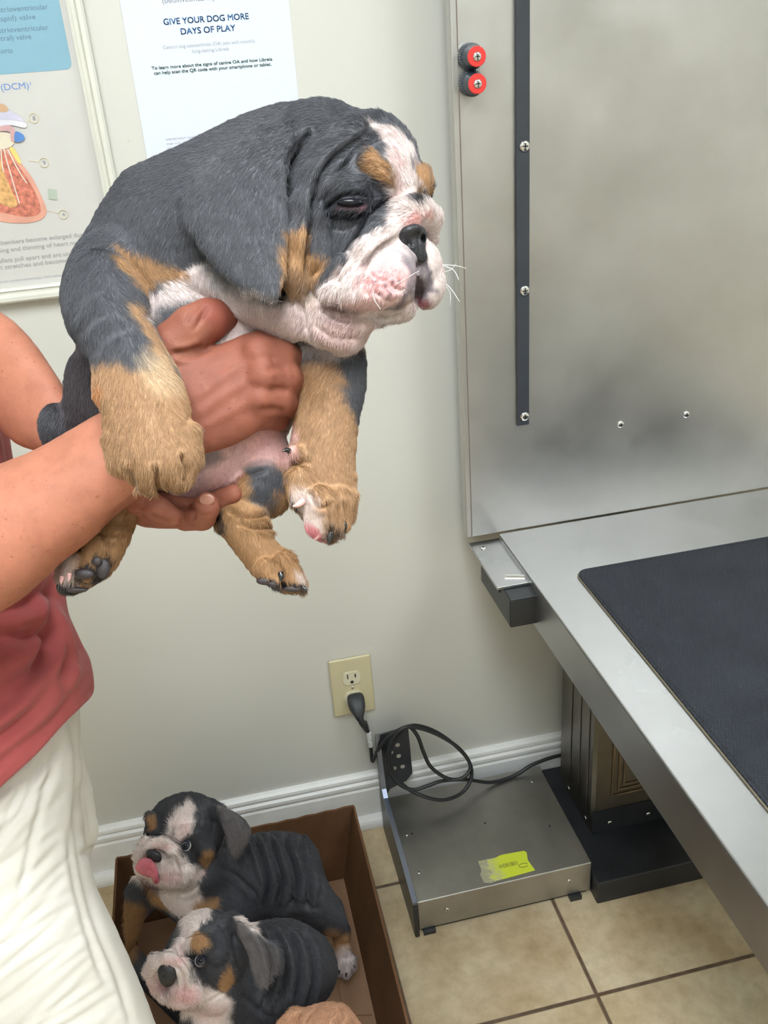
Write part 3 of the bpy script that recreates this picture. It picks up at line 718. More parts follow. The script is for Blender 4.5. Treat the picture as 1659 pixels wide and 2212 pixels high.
    def surface(s, smooth=2):
        F = s.F; I = F < 0
        c = np.zeros(np.array(F.shape)-1, np.uint8)
        for i in (0, 1):
            for j in (0, 1):
                for k in (0, 1): c += I[i:F.shape[0]-1+i, j:F.shape[1]-1+j, k:F.shape[2]-1+k]
        act = (c > 0) & (c < 8); idx = np.full(act.shape, -1, np.int32); ai = np.argwhere(act); idx[act] = np.arange(len(ai))
        pos = np.zeros((len(ai), 3)); cnt = np.zeros(len(ai))
        corners = [(i, j, k) for i in (0, 1) for j in (0, 1) for k in (0, 1)]
        val = {q: F[ai[:, 0]+q[0], ai[:, 1]+q[1], ai[:, 2]+q[2]] for q in corners}
        for p in corners:
            for ax in range(3):
                if p[ax] == 0:
                    q = list(p); q[ax] = 1; q = tuple(q); a, b = val[p], val[q]; m = (a < 0) != (b < 0)
                    t = a/(a-b+1e-12); pp = np.repeat(np.array(p, float)[None], len(ai), 0); pp[:, ax] = t
                    pos[m] += pp[m]; cnt[m] += 1
        pos = s.lo+s.h*(ai+pos/cnt[:, None])
        quads = []
        for ax in range(3):
            sl0 = [slice(None)]*3; sl1 = [slice(None)]*3; sl0[ax] = slice(0, -1); sl1[ax] = slice(1, None)
            A = I[tuple(sl0)]; B_ = I[tuple(sl1)]; e = np.argwhere(A != B_)
            o1, o2 = [(1, 2), (2, 0), (0, 1)][ax]
            e = e[(e[:, o1] > 0) & (e[:, o2] > 0) & (e[:, o1] < F.shape[o1]-1) & (e[:, o2] < F.shape[o2]-1)]
            def cell_(d1, d2):
                q = e.copy(); q[:, o1] -= d1; q[:, o2] -= d2; return idx[q[:, 0], q[:, 1], q[:, 2]]
            Q = np.stack([cell_(1, 1), cell_(0, 1), cell_(0, 0), cell_(1, 0)], 1)
            fl = A[e[:, 0], e[:, 1], e[:, 2]]; Q[~fl] = Q[~fl][:, ::-1]; quads.append(Q)
        Q = np.concatenate(quads); Q = Q[(Q >= 0).all(1)]
        s.P = pos; s.Q = Q
        s.keep_largest()
        for _ in range(smooth): s.P = s.P+.5*(s.lap()-s.P)
        return s
    def keep_largest(s):
        n = len(s.P); lab = np.arange(n); E = np.concatenate([s.Q[:, [0, 1]], s.Q[:, [1, 2]], s.Q[:, [2, 3]], s.Q[:, [3, 0]]])
        while True:
            m = np.minimum(lab[E[:, 0]], lab[E[:, 1]]); new = lab.copy()
            np.minimum.at(new, E[:, 0], m); np.minimum.at(new, E[:, 1], m); new = new[new]; new = new[new]
            if (new == lab).all(): break
            lab = new
        u, c = np.unique(lab, return_counts=True); big = u[c.argmax()]; keep = lab == big
        for q_, n_ in zip(u, c):
            if q_ != big and n_ > 30: print('DROPPED', n_, 'near u,v,d', (CX+s.P[lab == q_].mean(0)[:2][0]/(1+s.P[lab == q_].mean(0)[2]/F_PX)), CY+s.P[lab == q_].mean(0)[1]/(1+s.P[lab == q_].mean(0)[2]/F_PX), s.P[lab == q_].mean(0)[2])
        mp = np.cumsum(keep)-1; s.P = s.P[keep]; s.Q = mp[s.Q[keep[s.Q].all(1)]]
    def lap(s):
        n = len(s.P); acc = np.zeros((n, 3)); c = np.zeros(n)
        for a, b in ((0, 1), (1, 2), (2, 3), (3, 0)):
            i, j = s.Q[:, a], s.Q[:, b]
            for x in range(3): acc[:, x] += np.bincount(i, s.P[j, x], n)+np.bincount(j, s.P[i, x], n)
            c += np.bincount(i, minlength=n)+np.bincount(j, minlength=n)
        return acc/np.maximum(c, 1)[:, None]
    def normals(s):
        a, b, c, d = [s.P[s.Q[:, i]] for i in range(4)]; fn = np.cross(c-a, d-b); N = np.zeros_like(s.P)
        for i in range(4):
            for x in range(3): N[:, x] += np.bincount(s.Q[:, i], fn[:, x], len(s.P))
        N /= np.linalg.norm(N, axis=1)[:, None]+1e-9; s.N = N
        kz = 1+s.P[:, 2]/F_PX; s.U = CX+s.P[:, 0]/kz; s.V = CY+s.P[:, 1]/kz; s.Dp = s.P[:, 2]
        vd = np.stack([(s.U-CX)/F_PX, (s.V-CY)/F_PX, np.ones(len(s.U))], 1); vd /= np.linalg.norm(vd, axis=1)[:, None]
        s.facing = -(N*vd).sum(1)      # 1 = faces the viewpoint
        return s
    def groove(s, pts, w, depth, rng=(-1e9, 1e9), side=0, taper=True, face=-.2, curve=True):
        """crease (depth > 0) or fold ridge (depth < 0) along pts (u,v) on the near side; side adds a puffed lip"""
        P = spline(pts, 5) if curve else np.array(pts, float)
        m = (s.U > P[:, 0].min()-4*w) & (s.U < P[:, 0].max()+4*w) & (s.V > P[:, 1].min()-4*w) & (s.V < P[:, 1].max()+4*w) & (s.facing > face) & (s.Dp > rng[0]) & (s.Dp < rng[1])
        i = np.flatnonzero(m)
        if len(i) == 0: return s
        d, t = line_dist(s.U[i], s.V[i], P); a = np.exp(-(d/w)**2)
        if side: a = a-side*np.exp(-((d-2.1*w)/(1.1*w))**2)
        if taper: a = a*np.clip(np.minimum(t, 1-t)*5+.15, 0, 1)
        s.P[i] -= s.N[i]*(depth*a*np.clip(s.facing[i]*2.5+.5, 0, 1))[:, None]
        return s
    def bulge(s, c, r, amt, rng=(-1e9, 1e9), rot=0):
        r = (r, r) if np.isscalar(r) else r; a = math.radians(rot); du, dv = s.U-c[0], s.V-c[1]
        x = (du*math.cos(a)+dv*math.sin(a))/r[0]; y = (-du*math.sin(a)+dv*math.cos(a))/r[1]
        e = np.exp(-(x*x+y*y))*((s.Dp > rng[0]) & (s.Dp < rng[1]) & (s.facing > 0))
        s.P += s.N*(amt*e)[:, None]; return s
    def color(s, base): s.C = np.repeat(np.array(base, float)[None], len(s.P), 0); return s
    def jitter(s, amp, sc, seed=0):
        rs = np.random.default_rng(seed); j = np.zeros((2, len(s.P)))
        for o in range(5):
            w_ = rs.normal(size=(2, 3))/sc*(1.7**o); ph = rs.uniform(0, 6.28, 2)
            for q in range(2): j[q] += np.sin(s.P@w_[q]+ph[q])*amp/(1.25**o)*.5
        s.J = j; return s
    def paint(s, poly, col, soft=6, rng=(-1e9, 1e9), face=-.15, a=1.0, raw=False, dot=None):
        """coat patch: outline in (u,v), kept to one side of the body by depth range and facing"""
        P = np.array(poly, float) if raw else smooth_poly(poly, 4)
        m = (s.U > P[:, 0].min()-25) & (s.U < P[:, 0].max()+25) & (s.V > P[:, 1].min()-25) & (s.V < P[:, 1].max()+25) & (s.facing > face) & (s.Dp > rng[0]) & (s.Dp < rng[1])
        i = np.flatnonzero(m)
        if len(i) == 0: return s
        d = poly_dist((s.U[i]+s.J[0][i]).astype(np.float32), (s.V[i]+s.J[1][i]).astype(np.float32), P)
        w_ = (a*np.clip(.5-d/(2*soft), 0, 1))[:, None]; s.C[i] = s.C[i]*(1-w_)+np.array(col)*w_; return s
    def spot(s, c, r, col, a=1.0, soft=.5, rng=(-1e9, 1e9), rot=0):
        r = (r, r) if np.isscalar(r) else r; an = math.radians(rot); du, dv = s.U+s.J[0]-c[0], s.V+s.J[1]-c[1]
        x = (du*math.cos(an)+dv*math.sin(an))/r[0]; y = (-du*math.sin(an)+dv*math.cos(an))/r[1]; q = np.sqrt(x*x+y*y)
        w_ = a*np.clip((1-q)/soft+.5, 0, 1)*((s.Dp > rng[0]) & (s.Dp < rng[1]) & (s.facing > -.15)); s.C = s.C*(1-w_[:, None])+np.array(col)*w_[:, None]; return s
    def world(s, P=None):
        P = s.P if P is None else P; k = s.D0/F_PX
        return CAM+(P[:, :1]*CR[0]+P[:, 1:2]*CR[1]+(P[:, 2:]+F_PX)*CR[2])*k
    def pt(s, u, v, d): return s.world(np.array([s.to_lin(np.float32(u), np.float32(v), np.float32(d))], float))[0]
    def unit(s): return s.D0/F_PX
    def build(s, name, mat, parent=None, subset=None):
        W = s.world(); off = np.zeros(3); p = parent
        while p is not None: off += np.array(p.location); p = p.parent
        me = bpy.data.meshes.new(name); n = len(W); q = len(s.Q)
        me.vertices.add(n); me.vertices.foreach_set('co', (W-off).astype(np.float32).ravel())
        me.loops.add(q*4); me.polygons.add(q); me.loops.foreach_set('vertex_index', s.Q.astype(np.int32).ravel())
        me.polygons.foreach_set('loop_start', np.arange(0, q*4, 4, dtype=np.int32)); me.polygons.foreach_set('loop_total', np.full(q, 4, np.int32))
        me.update(calc_edges=True); me.shade_smooth()
        ca = me.color_attributes.new('coat', 'FLOAT_COLOR', 'POINT')
        ca.data.foreach_set('color', np.concatenate([s.C, np.ones((n, 1))], 1).astype(np.float32).ravel())
        me.materials.append(mat); return link(bpy.data.objects.new(name, me), parent)
    def snap(s, u, v, rng=(-1e9, 1e9)):
        """index of the surface vertex seen nearest at (u, v)"""
        m = np.flatnonzero((np.abs(s.U-u) < 3*s.h) & (np.abs(s.V-v) < 3*s.h) & (s.facing > .05) & (s.Dp > rng[0]) & (s.Dp < rng[1]))
        if len(m) == 0: m = np.arange(len(s.U))
        r = (s.U[m]-u)**2+(s.V[m]-v)**2; c = m[r < (3*s.h)**2] if (r < (3*s.h)**2).any() else m[[r.argmin()]]
        return c[s.Dp[c].argmin()]

def fur(cl, parent, mat, count, length, radius, flows, seed=1, lift=.28, rough=.25, lenf=None, off=None, skip=None, curl=.0, side=3.0, K=4):
    """short coat of hair strands lying along the body. flows: list of (u,v,d, fu,fv,fd) direction samples"""
    rs = np.random.default_rng(seed); P = cl.P; a, b, c, d = [P[cl.Q[:, i]] for i in range(4)]
    ar = .5*np.linalg.norm(np.cross(c-a, d-b), axis=1); fc = cl.facing[cl.Q].mean(1)
    wgt = ar*np.where(fc > -.25, side, 1.0)
    if skip is not None: wgt = wgt*(1-skip[cl.Q].mean(1))
    wgt /= wgt.sum(); f = rs.choice(len(cl.Q), count, p=wgt)
    u, v = rs.random((2, count, 1)); q = cl.Q[f]
    wt = [(1-u)*(1-v), u*(1-v), u*v, (1-u)*v]
    S = sum(P[q[:, i]]*wt[i] for i in range(4)); N = sum(cl.N[q[:, i]]*wt[i] for i in range(4)); N /= np.linalg.norm(N, axis=1)[:, None]+1e-9
    C_ = sum(cl.C[q[:, i]]*wt[i] for i in range(4))
    FP = np.array([cl.to_lin(*[np.float32(x) for x in r[:3]]) for r in flows], float); FD = np.array([r[3:] for r in flows], float)
    FD /= np.linalg.norm(FD, axis=1)[:, None]
    G = np.zeros_like(S); ch = 20000
    for i in range(0, count, ch):
        dd = ((S[i:i+ch, None]-FP[None])**2).sum(2); w_ = 1/(dd**1.5+1e3); G[i:i+ch] = (w_[:, :, None]*FD[None]).sum(1)/w_.sum(1)[:, None]
    G = G-N*(G*N).sum(1)[:, None]; G /= np.linalg.norm(G, axis=1)[:, None]+1e-6
    # clumped wander
    wn = np.zeros_like(S)
    for o in range(4):
        wv = rs.normal(size=(3, 3))*(.012*1.9**o)*(3.2/cl.h if cl.h < 3.2 else 1); wn += np.sin(S@wv.T+rs.uniform(0, 6, 3))*(.32/1.15**o)
    T = G+wn*.45+rs.normal(size=S.shape)*rough; T -= N*(T*N).sum(1)[:, None]; T /= np.linalg.norm(T, axis=1)[:, None]+1e-6
    L = length*rs.uniform(.65, 1.25, count)
    if lenf is not None: L = L*(sum(lenf[q[:, i]][:, None]*wt[i] for i in range(4))[:, 0])
    L = L[:, None]; lf_ = (lift*rs.uniform(.5, 1.6, (count, 1)))
    pts = np.zeros((count, K, 3))
    for k in range(K):
        t = k/(K-1); pts[:, k] = S-N*.6+T*L*t+N*L*lf_*(t-.45*t*t)
    W = cl.world(pts.reshape(-1, 3)); o_ = np.zeros(3); p = parent
    while p is not None: o_ += np.array(p.location); p = p.parent
    cu = bpy.data.hair_curves.new('fur'); cu.add_curves([K]*count)
    cu.attributes['position'].data.foreach_set('vector', (W-o_).astype(np.float32).ravel())
    ra = cu.attributes.get('radius') or cu.attributes.new('radius', 'FLOAT', 'POINT')
    prof_ = np.array([1.0, .85, .6, .12]) if K == 4 else np.linspace(1, .12, K)
    ra.data.foreach_set('value', (np.tile(prof_, count)*radius*cl.unit()).astype(np.float32))
    sh = rs.uniform(.78, 1.22, (count, 1)); C_ = np.clip(C_*sh, 0, 1)
    ca = cu.attributes.new('coat', 'FLOAT_COLOR', 'CURVE')
    ca.data.foreach_set('color', np.concatenate([C_, np.ones((count, 1))], 1).astype(np.float32).ravel())
    cu.materials.append(mat); o = link(bpy.data.objects.new('fur', cu), parent)
    return tag(o, kind='stuff')

def coat_mat(name, rough=.55, spec=.25, var=.12, sheen=.0, bmp=.25, bsc=900, sss=0.0):
    m, nt, b = new_mat(name); setp(b, rough=rough, spec=spec, sheen=sheen)
    at = nd(nt, 'ShaderNodeAttribute', attribute_name='coat')
    v = coords(nt); n = noise(nt, v, 350, 4, .6)
    mr = nd(nt, 'ShaderNodeMapRange'); nt.links.new(n, mr.inputs[0]); mr.inputs[1].default_value = .3; mr.inputs[2].default_value = .7
    mr.inputs[3].default_value = 1-var; mr.inputs[4].default_value = 1+var
    ml = nd(nt, 'ShaderNodeVectorMath', operation='SCALE'); nt.links.new(at.outputs['Color'], ml.inputs[0]); nt.links.new(mr.outputs[0], ml.inputs['Scale'])
    nt.links.new(ml.outputs[0], b.inputs['Base Color'])
    if bmp: bump(nt, b, noise(nt, v, bsc, 3, .6), bmp, .0006)
    if sss: setp(b, sss=sss, sssr=(1, .35, .2), ssss=.004)
    return m
M['coat'] = coat_mat('puppy_coat'); M['hair'] = coat_mat('puppy_hair', .5, .3, .05, bmp=0)
def ball(name, cl, u, v, d, r, mat, parent, sq=(1, 1, 1)):
    """small smooth ball in view-aligned axes, squashed by sq"""
    bm = bmesh.new(); bmesh.ops.create_uvsphere(bm, u_segments=28, v_segments=18, radius=1)
    V = np.array([x.co[:] for x in bm.verts]); F_ = [[x.index for x in f.verts] for f in bm.faces]; bm.free()
    c = cl.pt(u, v, d); k = cl.unit()*r
    W = c+(V[:, :1]*sq[0]*CR[0]+V[:, 1:2]*sq[1]*CR[1]+V[:, 2:]*sq[2]*CR[2])*k
    return mesh_obj(name, W, F_, mat, parent, True)
def horn(name, cl, pts, mat, parent):
    """tapered curved claw / whisker through (u,v,d,r)"""
    q = spline(pts, 5); P = [cl.pt(*a[:3]) for a in q]; return MB().tube(P, [max(a[3], .15)*cl.unit() for a in q], 8).build(name, mat, parent, smooth=True)
# ------------------------------------------------------------------ colours of the coats
SLATE = (.082, .082, .092); SLATE_L = (.15, .148, .16); TAN = (.36, .20, .095); TAN_L = (.385, .225, .12); TAN_D = (.22, .115, .05); WHITE = (.62, .52, .495)
PINK = (.68, .40, .38); SKINP = (.50, .33, .34); GREYP = (.20, .17, .19); DARK = (.018, .017, .020)
M['eye'] = plain('dark_eye', (.010, .010, .014), .14, var=.2, spec=.3)
M['eye_iris'] = plain('iris_blue_grey', (.06, .075, .11), .15, coat=1.0)
M['eye_white'] = plain('eye_white', (.55, .52, .52), .2, coat=1.0)
M['claw_dark'] = plain('dark_claw', (.012, .012, .013), .25, coat=.6)
M['claw_pink'] = plain('pink_claw', (.72, .42, .40), .3, coat=.5)
M['nose'] = plain('nose_leather', (.016, .016, .019), .45, var=.3, vscale=300, bmp=.5, bscale=700)
M['pad'] = plain('paw_pad', (.030, .022, .024), .5, var=.3, vscale=200, bmp=.4, bscale=600)
M['whisker'] = plain('white_whisker', (.80, .78, .76), .4)
M['tongue'] = plain('wet_tongue', (.50, .13, .17), .22, var=.1, bmp=.3, bscale=400, sss=.2)

# ------------------------------------------------------------------ the held puppy
held = thing('puppy', 'slate grey, tan and white bulldog puppy held up in two hands', 'dog', tuple(atD(480, 1000, .66)))
c = Clay(.62, (-880, -960, -390), (190, 260, 400), 3.4)
# trunk
c.puff([(150, 620), (152, 700), (168, 745), (146, 790), (138, 860), (148, 935), (210, 990), (300, 1050), (350, 1085), (400, 1097), (455, 1078), (500, 1066), (545, 1040), (590, 985), (618, 940), (638, 880), (640, 780), (640, 700),
        (560, 560), (400, 480), (220, 520)], 95, .78, 10)
# shoulders, neck, back of the head
c.puff([(140, 650), (142, 600), (158, 548), (190, 495), (225, 432), (270, 372), (325, 344), (400, 310), (470, 275), (550, 240), (640, 222), (700, 260), (720, 400), (700, 600), (650, 690), (560, 690), (480, 650), (400, 640), (320, 690), (250, 720), (170, 720)], (75, .0, 0, 0, 0), .82, 45)
# skull and cheeks
c.puff([(600, 300), (638, 228), (688, 213), (735, 220), (772, 236), (828, 243), (868, 268), (896, 308), (908, 348), (929, 376), (935, 402), (927, 430), (905, 470), (870, 560), (800, 640), (700, 690), (625, 640), (585, 520), (572, 400)], (-10, 0, 0, 0, 0), .86, 40)
# jowls, dewlap, throat
c.puff([(650, 590), (720, 620), (800, 640), (880, 640), (898, 662), (885, 686), (850, 696), (824, 695), (803, 714), (777, 752), (740, 766), (702, 753), (668, 738), (645, 690)], -85, 1.0, 14)
c.puff([(395, 600), (450, 578), (520, 600), (600, 630), (690, 640), (702, 690), (672, 724), (640, 736), (590, 723), (540, 700), (500, 676), (455, 640)], (-72, -.12, 0, 600, 650), .9, 16)
c.chain([(770, 690, -120, 34), (820, 672, -118, 26), (872, 668, -105, 22)], 10)
# muzzle core, near and far lip, nose roll
c.chain([(800, 560, -70, 85), (880, 580, -70, 72)], 20)
c.puff([(858, 514), (806, 550), (745, 588), (695, 622), (700, 650), (760, 672), (811, 679), (871, 664), (901, 632), (912, 592), (904, 560), (892, 540)], (-150, .12, 0, 830, 600), 1.05, 8)
c.puff([(905, 540), (934, 536), (950, 562), (960, 600), (957, 633), (939, 661), (913, 665), (900, 650), (904, 600)], -62, 1.3, 6)
c.chain([(936, 512, -52, 14), (928, 474, -74, 25), (902, 458, -106, 31), (864, 470, -142, 34), (824, 505, -168, 30), (786, 545, -176, 26), (748, 585, -168, 27), (706, 612, -140, 30)], 9, kk=12)
# brows
c.chain([(800, 350, -140, 24), (828, 378, -138, 26), (836, 405, -130, 20)], 14)
c.chain([(915, 378, -40, 18), (918, 402, -44, 18)], 8)
c.chain([(838, 300, -95, 20), (862, 350, -100, 20), (880, 400, -95, 22)], 22)
# big fold running from the forehead down behind the eye, second fold beside the ear
c.chain([(815, 262, -60, 20), (760, 283, -110, 26), (714, 330, -138, 27), (678, 385, -150, 27), (655, 445, -153, 26), (643, 520, -150, 27), (638, 590, -140, 28), (645, 630, -120, 24)], 8, kk=14)
c.chain([(745, 330, -120, 14), (700, 400, -150, 16), (688, 470, -158, 18), (690, 560, -150, 22)], 16, kk=16)
c.chain([(716, 436, -170, 8), (738, 424, -178, 11), (766, 421, -178, 11), (794, 428, -170, 8)], 8)     # upper lid
c.chain([(700, 412, -165, 16), (740, 400, -175, 18), (785, 398, -172, 16)], 16)
c.chain([(720, 446, -168, 6), (742, 454, -172, 7), (770, 453, -172, 7), (794, 442, -164, 6)], 6)     # lower lid
c.ell((905, 628, -128), (13, 22, 60), 15, 6, 'sub')                                     # mouth corner
# ear: flap hanging over the neck
c.puff([(392, 450), (405, 490), (424, 515), (456, 560), (506, 606), (560, 636), (584, 643), (603, 632), (610, 590), (613, 520), (613, 440), (602, 385), (606, 340), (640, 290), (600, 265), (540, 290), (470, 330), (420, 385)], (-168, -.10, -.22, 520, 480), .22, 9)
c.chain([(397, 440, -118, 12), (420, 500, -140, 9), (470, 572, -166, 8), (530, 622, -186, 8), (588, 636, -200, 9)], 8)
c.chain([(590, 636, -200, 9), (607, 590, -194, 8), (612, 500, -180, 8), (608, 430, -165, 9), (603, 378, -150, 12), (618, 325, -132, 14), (660, 285, -110, 14)], 8)
# near foreleg
c.chain([(240, 590, 20, 85), (222, 650, -70, 74), (240, 720, -140, 66)], 30)
c.puff([(150, 590), (200, 540), (265, 560), (312, 625), (322, 680), (350, 742), (382, 800), (406, 870), (412, 925), (432, 972), (427, 1010), (412, 1045), (380, 1058), (350, 1047), (322, 1064), (288, 1045), (262, 1020), (240, 1000), (226, 950), (219, 890), (202, 852), (200, 800), (182, 742), (148, 690), (141, 640)], (-205, 0, -.27, 300, 850), .80, 14)
for q in ([(258, 950, -240, 32), (262, 998, -244, 27)], [(305, 975, -258, 34), (318, 1036, -256, 28)], [(360, 965, -258, 34), (382, 1030, -254, 28)], [(398, 940, -240, 32), (410, 988, -238, 26)]): c.chain(q, 7)
# far foreleg (right in view)
c.puff([(600, 720), (700, 700), (778, 738), (788, 830), (772, 915), (766, 985), (768, 1075), (756, 1128), (738, 1156), (712, 1170), (680, 1160), (655, 1122), (636, 1085), (628, 1040), (622, 990), (632, 930), (636, 870), (628, 800)], (5, 0, -.12, 700, 900), .92, 12)
for q in ([(650, 1040, -78, 32), (652, 1078, -92, 26)], [(690, 1085, -90, 38), (692, 1128, -98, 32)], [(728, 1080, -70, 34), (730, 1128, -72, 26)], [(752, 1070, -40, 22), (752, 1112, -40, 17)]): c.chain(q, 7)
c.chain([(655, 978, -55, 20), (634, 975, -75, 13)], 8)
# hind leg at the right: thigh, hock, foot
c.puff([(500, 1000), (560, 930), (610, 935), (628, 985), (634, 1040), (622, 1090), (598, 1112), (560, 1118), (500, 1120), (472, 1125), (482, 1080)], 62, .95, 16)
c.puff([(480, 1085), (560, 1080), (582, 1125), (592, 1165), (622, 1195), (650, 1230), (663, 1262), (656, 1281), (620, 1280), (588, 1268), (552, 1245), (520, 1205), (486, 1162), (466, 1140), (470, 1115)], (20, 0, -.15, 560, 1180), .9, 12)
for q in ([(575, 1225, -28, 24), (597, 1257, -34, 17)], [(615, 1215, -22, 26), (640, 1262, -28, 17)]): c.chain(q, 6)
# hind leg at the left, sole towards the viewer
c.puff([(215, 1060), (290, 1060), (285, 1140), (266, 1195), (244, 1232), (215, 1256), (165, 1281), (130, 1276), (121, 1235), (134, 1196), (168, 1160), (200, 1120)], (45, 0, -.1, 200, 1170), .9, 10)
for q in ([(165, 1215, -8, 26), (142, 1262, -10, 15)], [(205, 1185, -10, 28), (190, 1240, -14, 20)]): c.chain(q, 6)
c.chain([(300, 1020, 60, 60), (262, 1070, 45, 52), (235, 1130, 38, 48)], 16)
# far haunch
c.ell((138, 928, 130), (50, 62, 70), -20, 20)
c.chain([(150, 940, 135, 50), (230, 1000, 120, 70)], 20)
c.surface(3).normals().jitter(9, 26, 3)
# creases
g = c.groove
g([(793, 288), (733, 330), (697, 372), (681, 415), (672, 475), (665, 545), (660, 608)], 7, 21.0, (-400, -40), .35)
g([(690, 272), (645, 315), (618, 360)], 7, 15.0, (-400, -20))
g([(840, 285), (800, 305), (765, 325), (735, 365)], 5, 10.5, (-400, -40), .3)
g([(850, 428), (822, 444), (796, 468), (774, 505), (752, 548), (728, 590), (716, 615)], 6, 16, (-400, -60), .3)
g([(700, 455), (715, 440), (735, 425), (770, 418), (800, 425)], 4.5, 9.0, (-400, -60), .3)
g([(700, 470), (730, 462), (762, 470), (790, 462)], 4, 7.5, (-400, -60))
g([(715, 490), (745, 495), (775, 480)], 4, 4.5, (-400, -60))
g([(860, 510), (832, 528), (806, 551), (784, 580), (768, 612), (762, 640)], 6, 14, (-400, -60), .3)
g([(735, 600), (730, 625), (728, 655)], 5, 9.0, (-400, -60), .3)
g([(693, 650), (720, 662), (760, 673), (811, 678), (850, 672), (880, 655)], 5, 13.5, (-400, -40))
g([(905, 560), (908, 590), (902, 620)], 5, 15.0, (-400, -40))
rb = np.random.default_rng(5)
for k in range(26):
    cc = (rb.uniform(790, 872), rb.uniform(572, 646)); c.bulge(cc, rb.uniform(6, 10), rb.uniform(1.5, 3.6), (-400, -60))
for q in ([(800, 588), (815, 604), (836, 606)], [(845, 612), (858, 626), (874, 624)], [(806, 626), (822, 640), (846, 650)]): g(q, 4, 4, (-400, -60), .3)
for q in ([(690, 664), (730, 690), (790, 700)], [(682, 700), (720, 726), (776, 728)], [(806, 684), (840, 690), (872, 680)], [(768, 676), (776, 688), (790, 692)]): g(q, 5.5, 8, (-400, -20), .3)
g([(640, 640), (655, 680), (660, 720)], 6, 10.5, (-400, -20), .3)
# shoulder / foreleg wrinkles
for q in ([(160, 690), (190, 640), (235, 618)], [(205, 770), (225, 730), (290, 700)], [(170, 720), (200, 690), (240, 672)]): g(q, 10, 2.2, (-400, 50), .3)
g([(265, 545), (310, 600), (330, 650), (322, 690)], 9, 12, (-400, 100))
for q in ([(272, 1005), (285, 1030), (290, 1048)], [(335, 1010), (340, 1035), (342, 1055)], [(393, 985), (400, 1010), (398, 1035)]): g(q, 5, 13, (-400, -120), .2, False)
for q in ([(672, 1065), (690, 1095), (712, 1085)], [(710, 1090), (714, 1130), (716, 1160)], [(745, 1085), (748, 1120), (746, 1145)]): g(q, 4.5, 9, (-400, 20), .25, False)
g([(632, 1002), (650, 996), (672, 994)], 6, 4, (-400, 20), .4)
for q in ([(600, 1215), (612, 1240), (612, 1265)], [(520, 1130), (550, 1140), (585, 1138)], [(500, 1105), (530, 1118), (570, 1112)]): g(q, 5, 8, (-400, 100), .25, False)
for q in ([(180, 1180), (178, 1220), (165, 1260)], [(215, 1120), (250, 1135), (280, 1130)], [(205, 1145), (240, 1160), (268, 1158)]): g(q, 5, 8, (-400, 150), .25, False)
g([(500, 1055), (530, 1030), (575, 1015)], 5, 7, (-400, 150), .4)      # belly crease
g([(350, 1060), (375, 1080), (410, 1090), (440, 1088)], 4, 6, (-400, 150), .4)
for k in range(9):
    a0 = 250+k*38; g([(a0, 420-k*9), (a0+25, 470), (a0+15, 520)], 18, 1.5, (-400, 200), .3)
c.normals()
c.color(SLATE); p = c.paint
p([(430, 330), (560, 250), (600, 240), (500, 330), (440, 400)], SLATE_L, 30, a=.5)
# belly
p([(330, 880), (660, 860), (650, 960), (600, 1000), (560, 1040), (500, 1075), (400, 1105), (330, 1090)], SKINP, 14, (-200, 110))
p([(480, 950), (580, 930), (600, 960), (555, 1030), (490, 1060), (440, 1060)], PINK, 22, (-200, 110), a=.55)
p([(418, 975), (480, 958), (470, 990), (425, 1005)], GREYP, 12, (-200, 110), a=.8)
p([(505, 1045), (545, 1022), (565, 1025), (545, 1052), (515, 1065)], (.52, .20, .24), 6, (-200, 110), a=.8)
for q in ((574, 935), (571, 968), (409, 1049)): c.spot(q, 5, (.30, .12, .13), .9, rng=(-200, 150))
# chest and throat white
p([(388, 592), (430, 572), (470, 585), (520, 612), (578, 646), (640, 655), (705, 640), (800, 700), (740, 775), (640, 745), (500, 690), (440, 640), (355, 660), (325, 690), (318, 655), (350, 622)], WHITE, 8, (-300, 60))
p([(470, 690), (560, 690), (530, 740), (470, 745)], WHITE, 8, (-300, 100))
p([(440, 575), (480, 585), (520, 620), (470, 620)], (.35, .36, .38), 12, (-300, 60), a=.6)
# shoulder streak
p([(246, 530), (272, 528), (322, 556), (372, 580), (402, 596), (380, 610), (338, 610), (314, 634), (294, 620), (262, 578)], TAN, 7, (-300, 60))
# near foreleg
p([(185, 800), (245, 780), (285, 800), (331, 788), (322, 742), (303, 710), (270, 664), (300, 662), (326, 704), (365, 760), (470, 960), (440, 1090), (190, 1090), (170, 850)], TAN_L, 9, (-400, -60))
p([(300, 770), (350, 760), (385, 820), (360, 850), (320, 830)], (.62, .46, .30), 18, (-400, -60), a=.6)
c.spot((205, 850), (14, 22), (.50, .22, .09), .7, rng=(-400, -60))
for q in ((287, 1012), (338, 1022), (402, 1000)): c.spot(q, (9, 13), TAN_D, .8, rng=(-400, -100))
# far foreleg
p([(600, 790), (650, 782), (700, 775), (728, 800), (742, 845), (752, 880), (770, 905), (800, 950), (790, 1200), (600, 1200), (590, 900)], TAN_L, 10, (-200, 130))
p([(640, 790), (700, 775), (728, 810), (735, 860), (680, 880), (640, 860)], (.28, .15, .07), 20, (-200, 130), a=.7)
p([(625, 1060), (650, 1050), (690, 1075), (660, 1110), (630, 1100)], WHITE, 10, (-200, 60), a=.7)
p([(650, 1110), (690, 1112), (700, 1160), (672, 1165)], WHITE, 9, (-200, 60), a=.75)
p([(640, 1112), (656, 1118), (690, 1158), (678, 1166), (655, 1140)], (.60, .20, .22), 4, (-200, 60))
p([(620, 1068), (632, 1072), (640, 1100), (630, 1100)], DARK, 4, (-200, 60))
p([(704, 1130), (745, 1130), (745, 1160), (710, 1172)], (.12, .09, .08), 8, (-200, 60), a=.7)
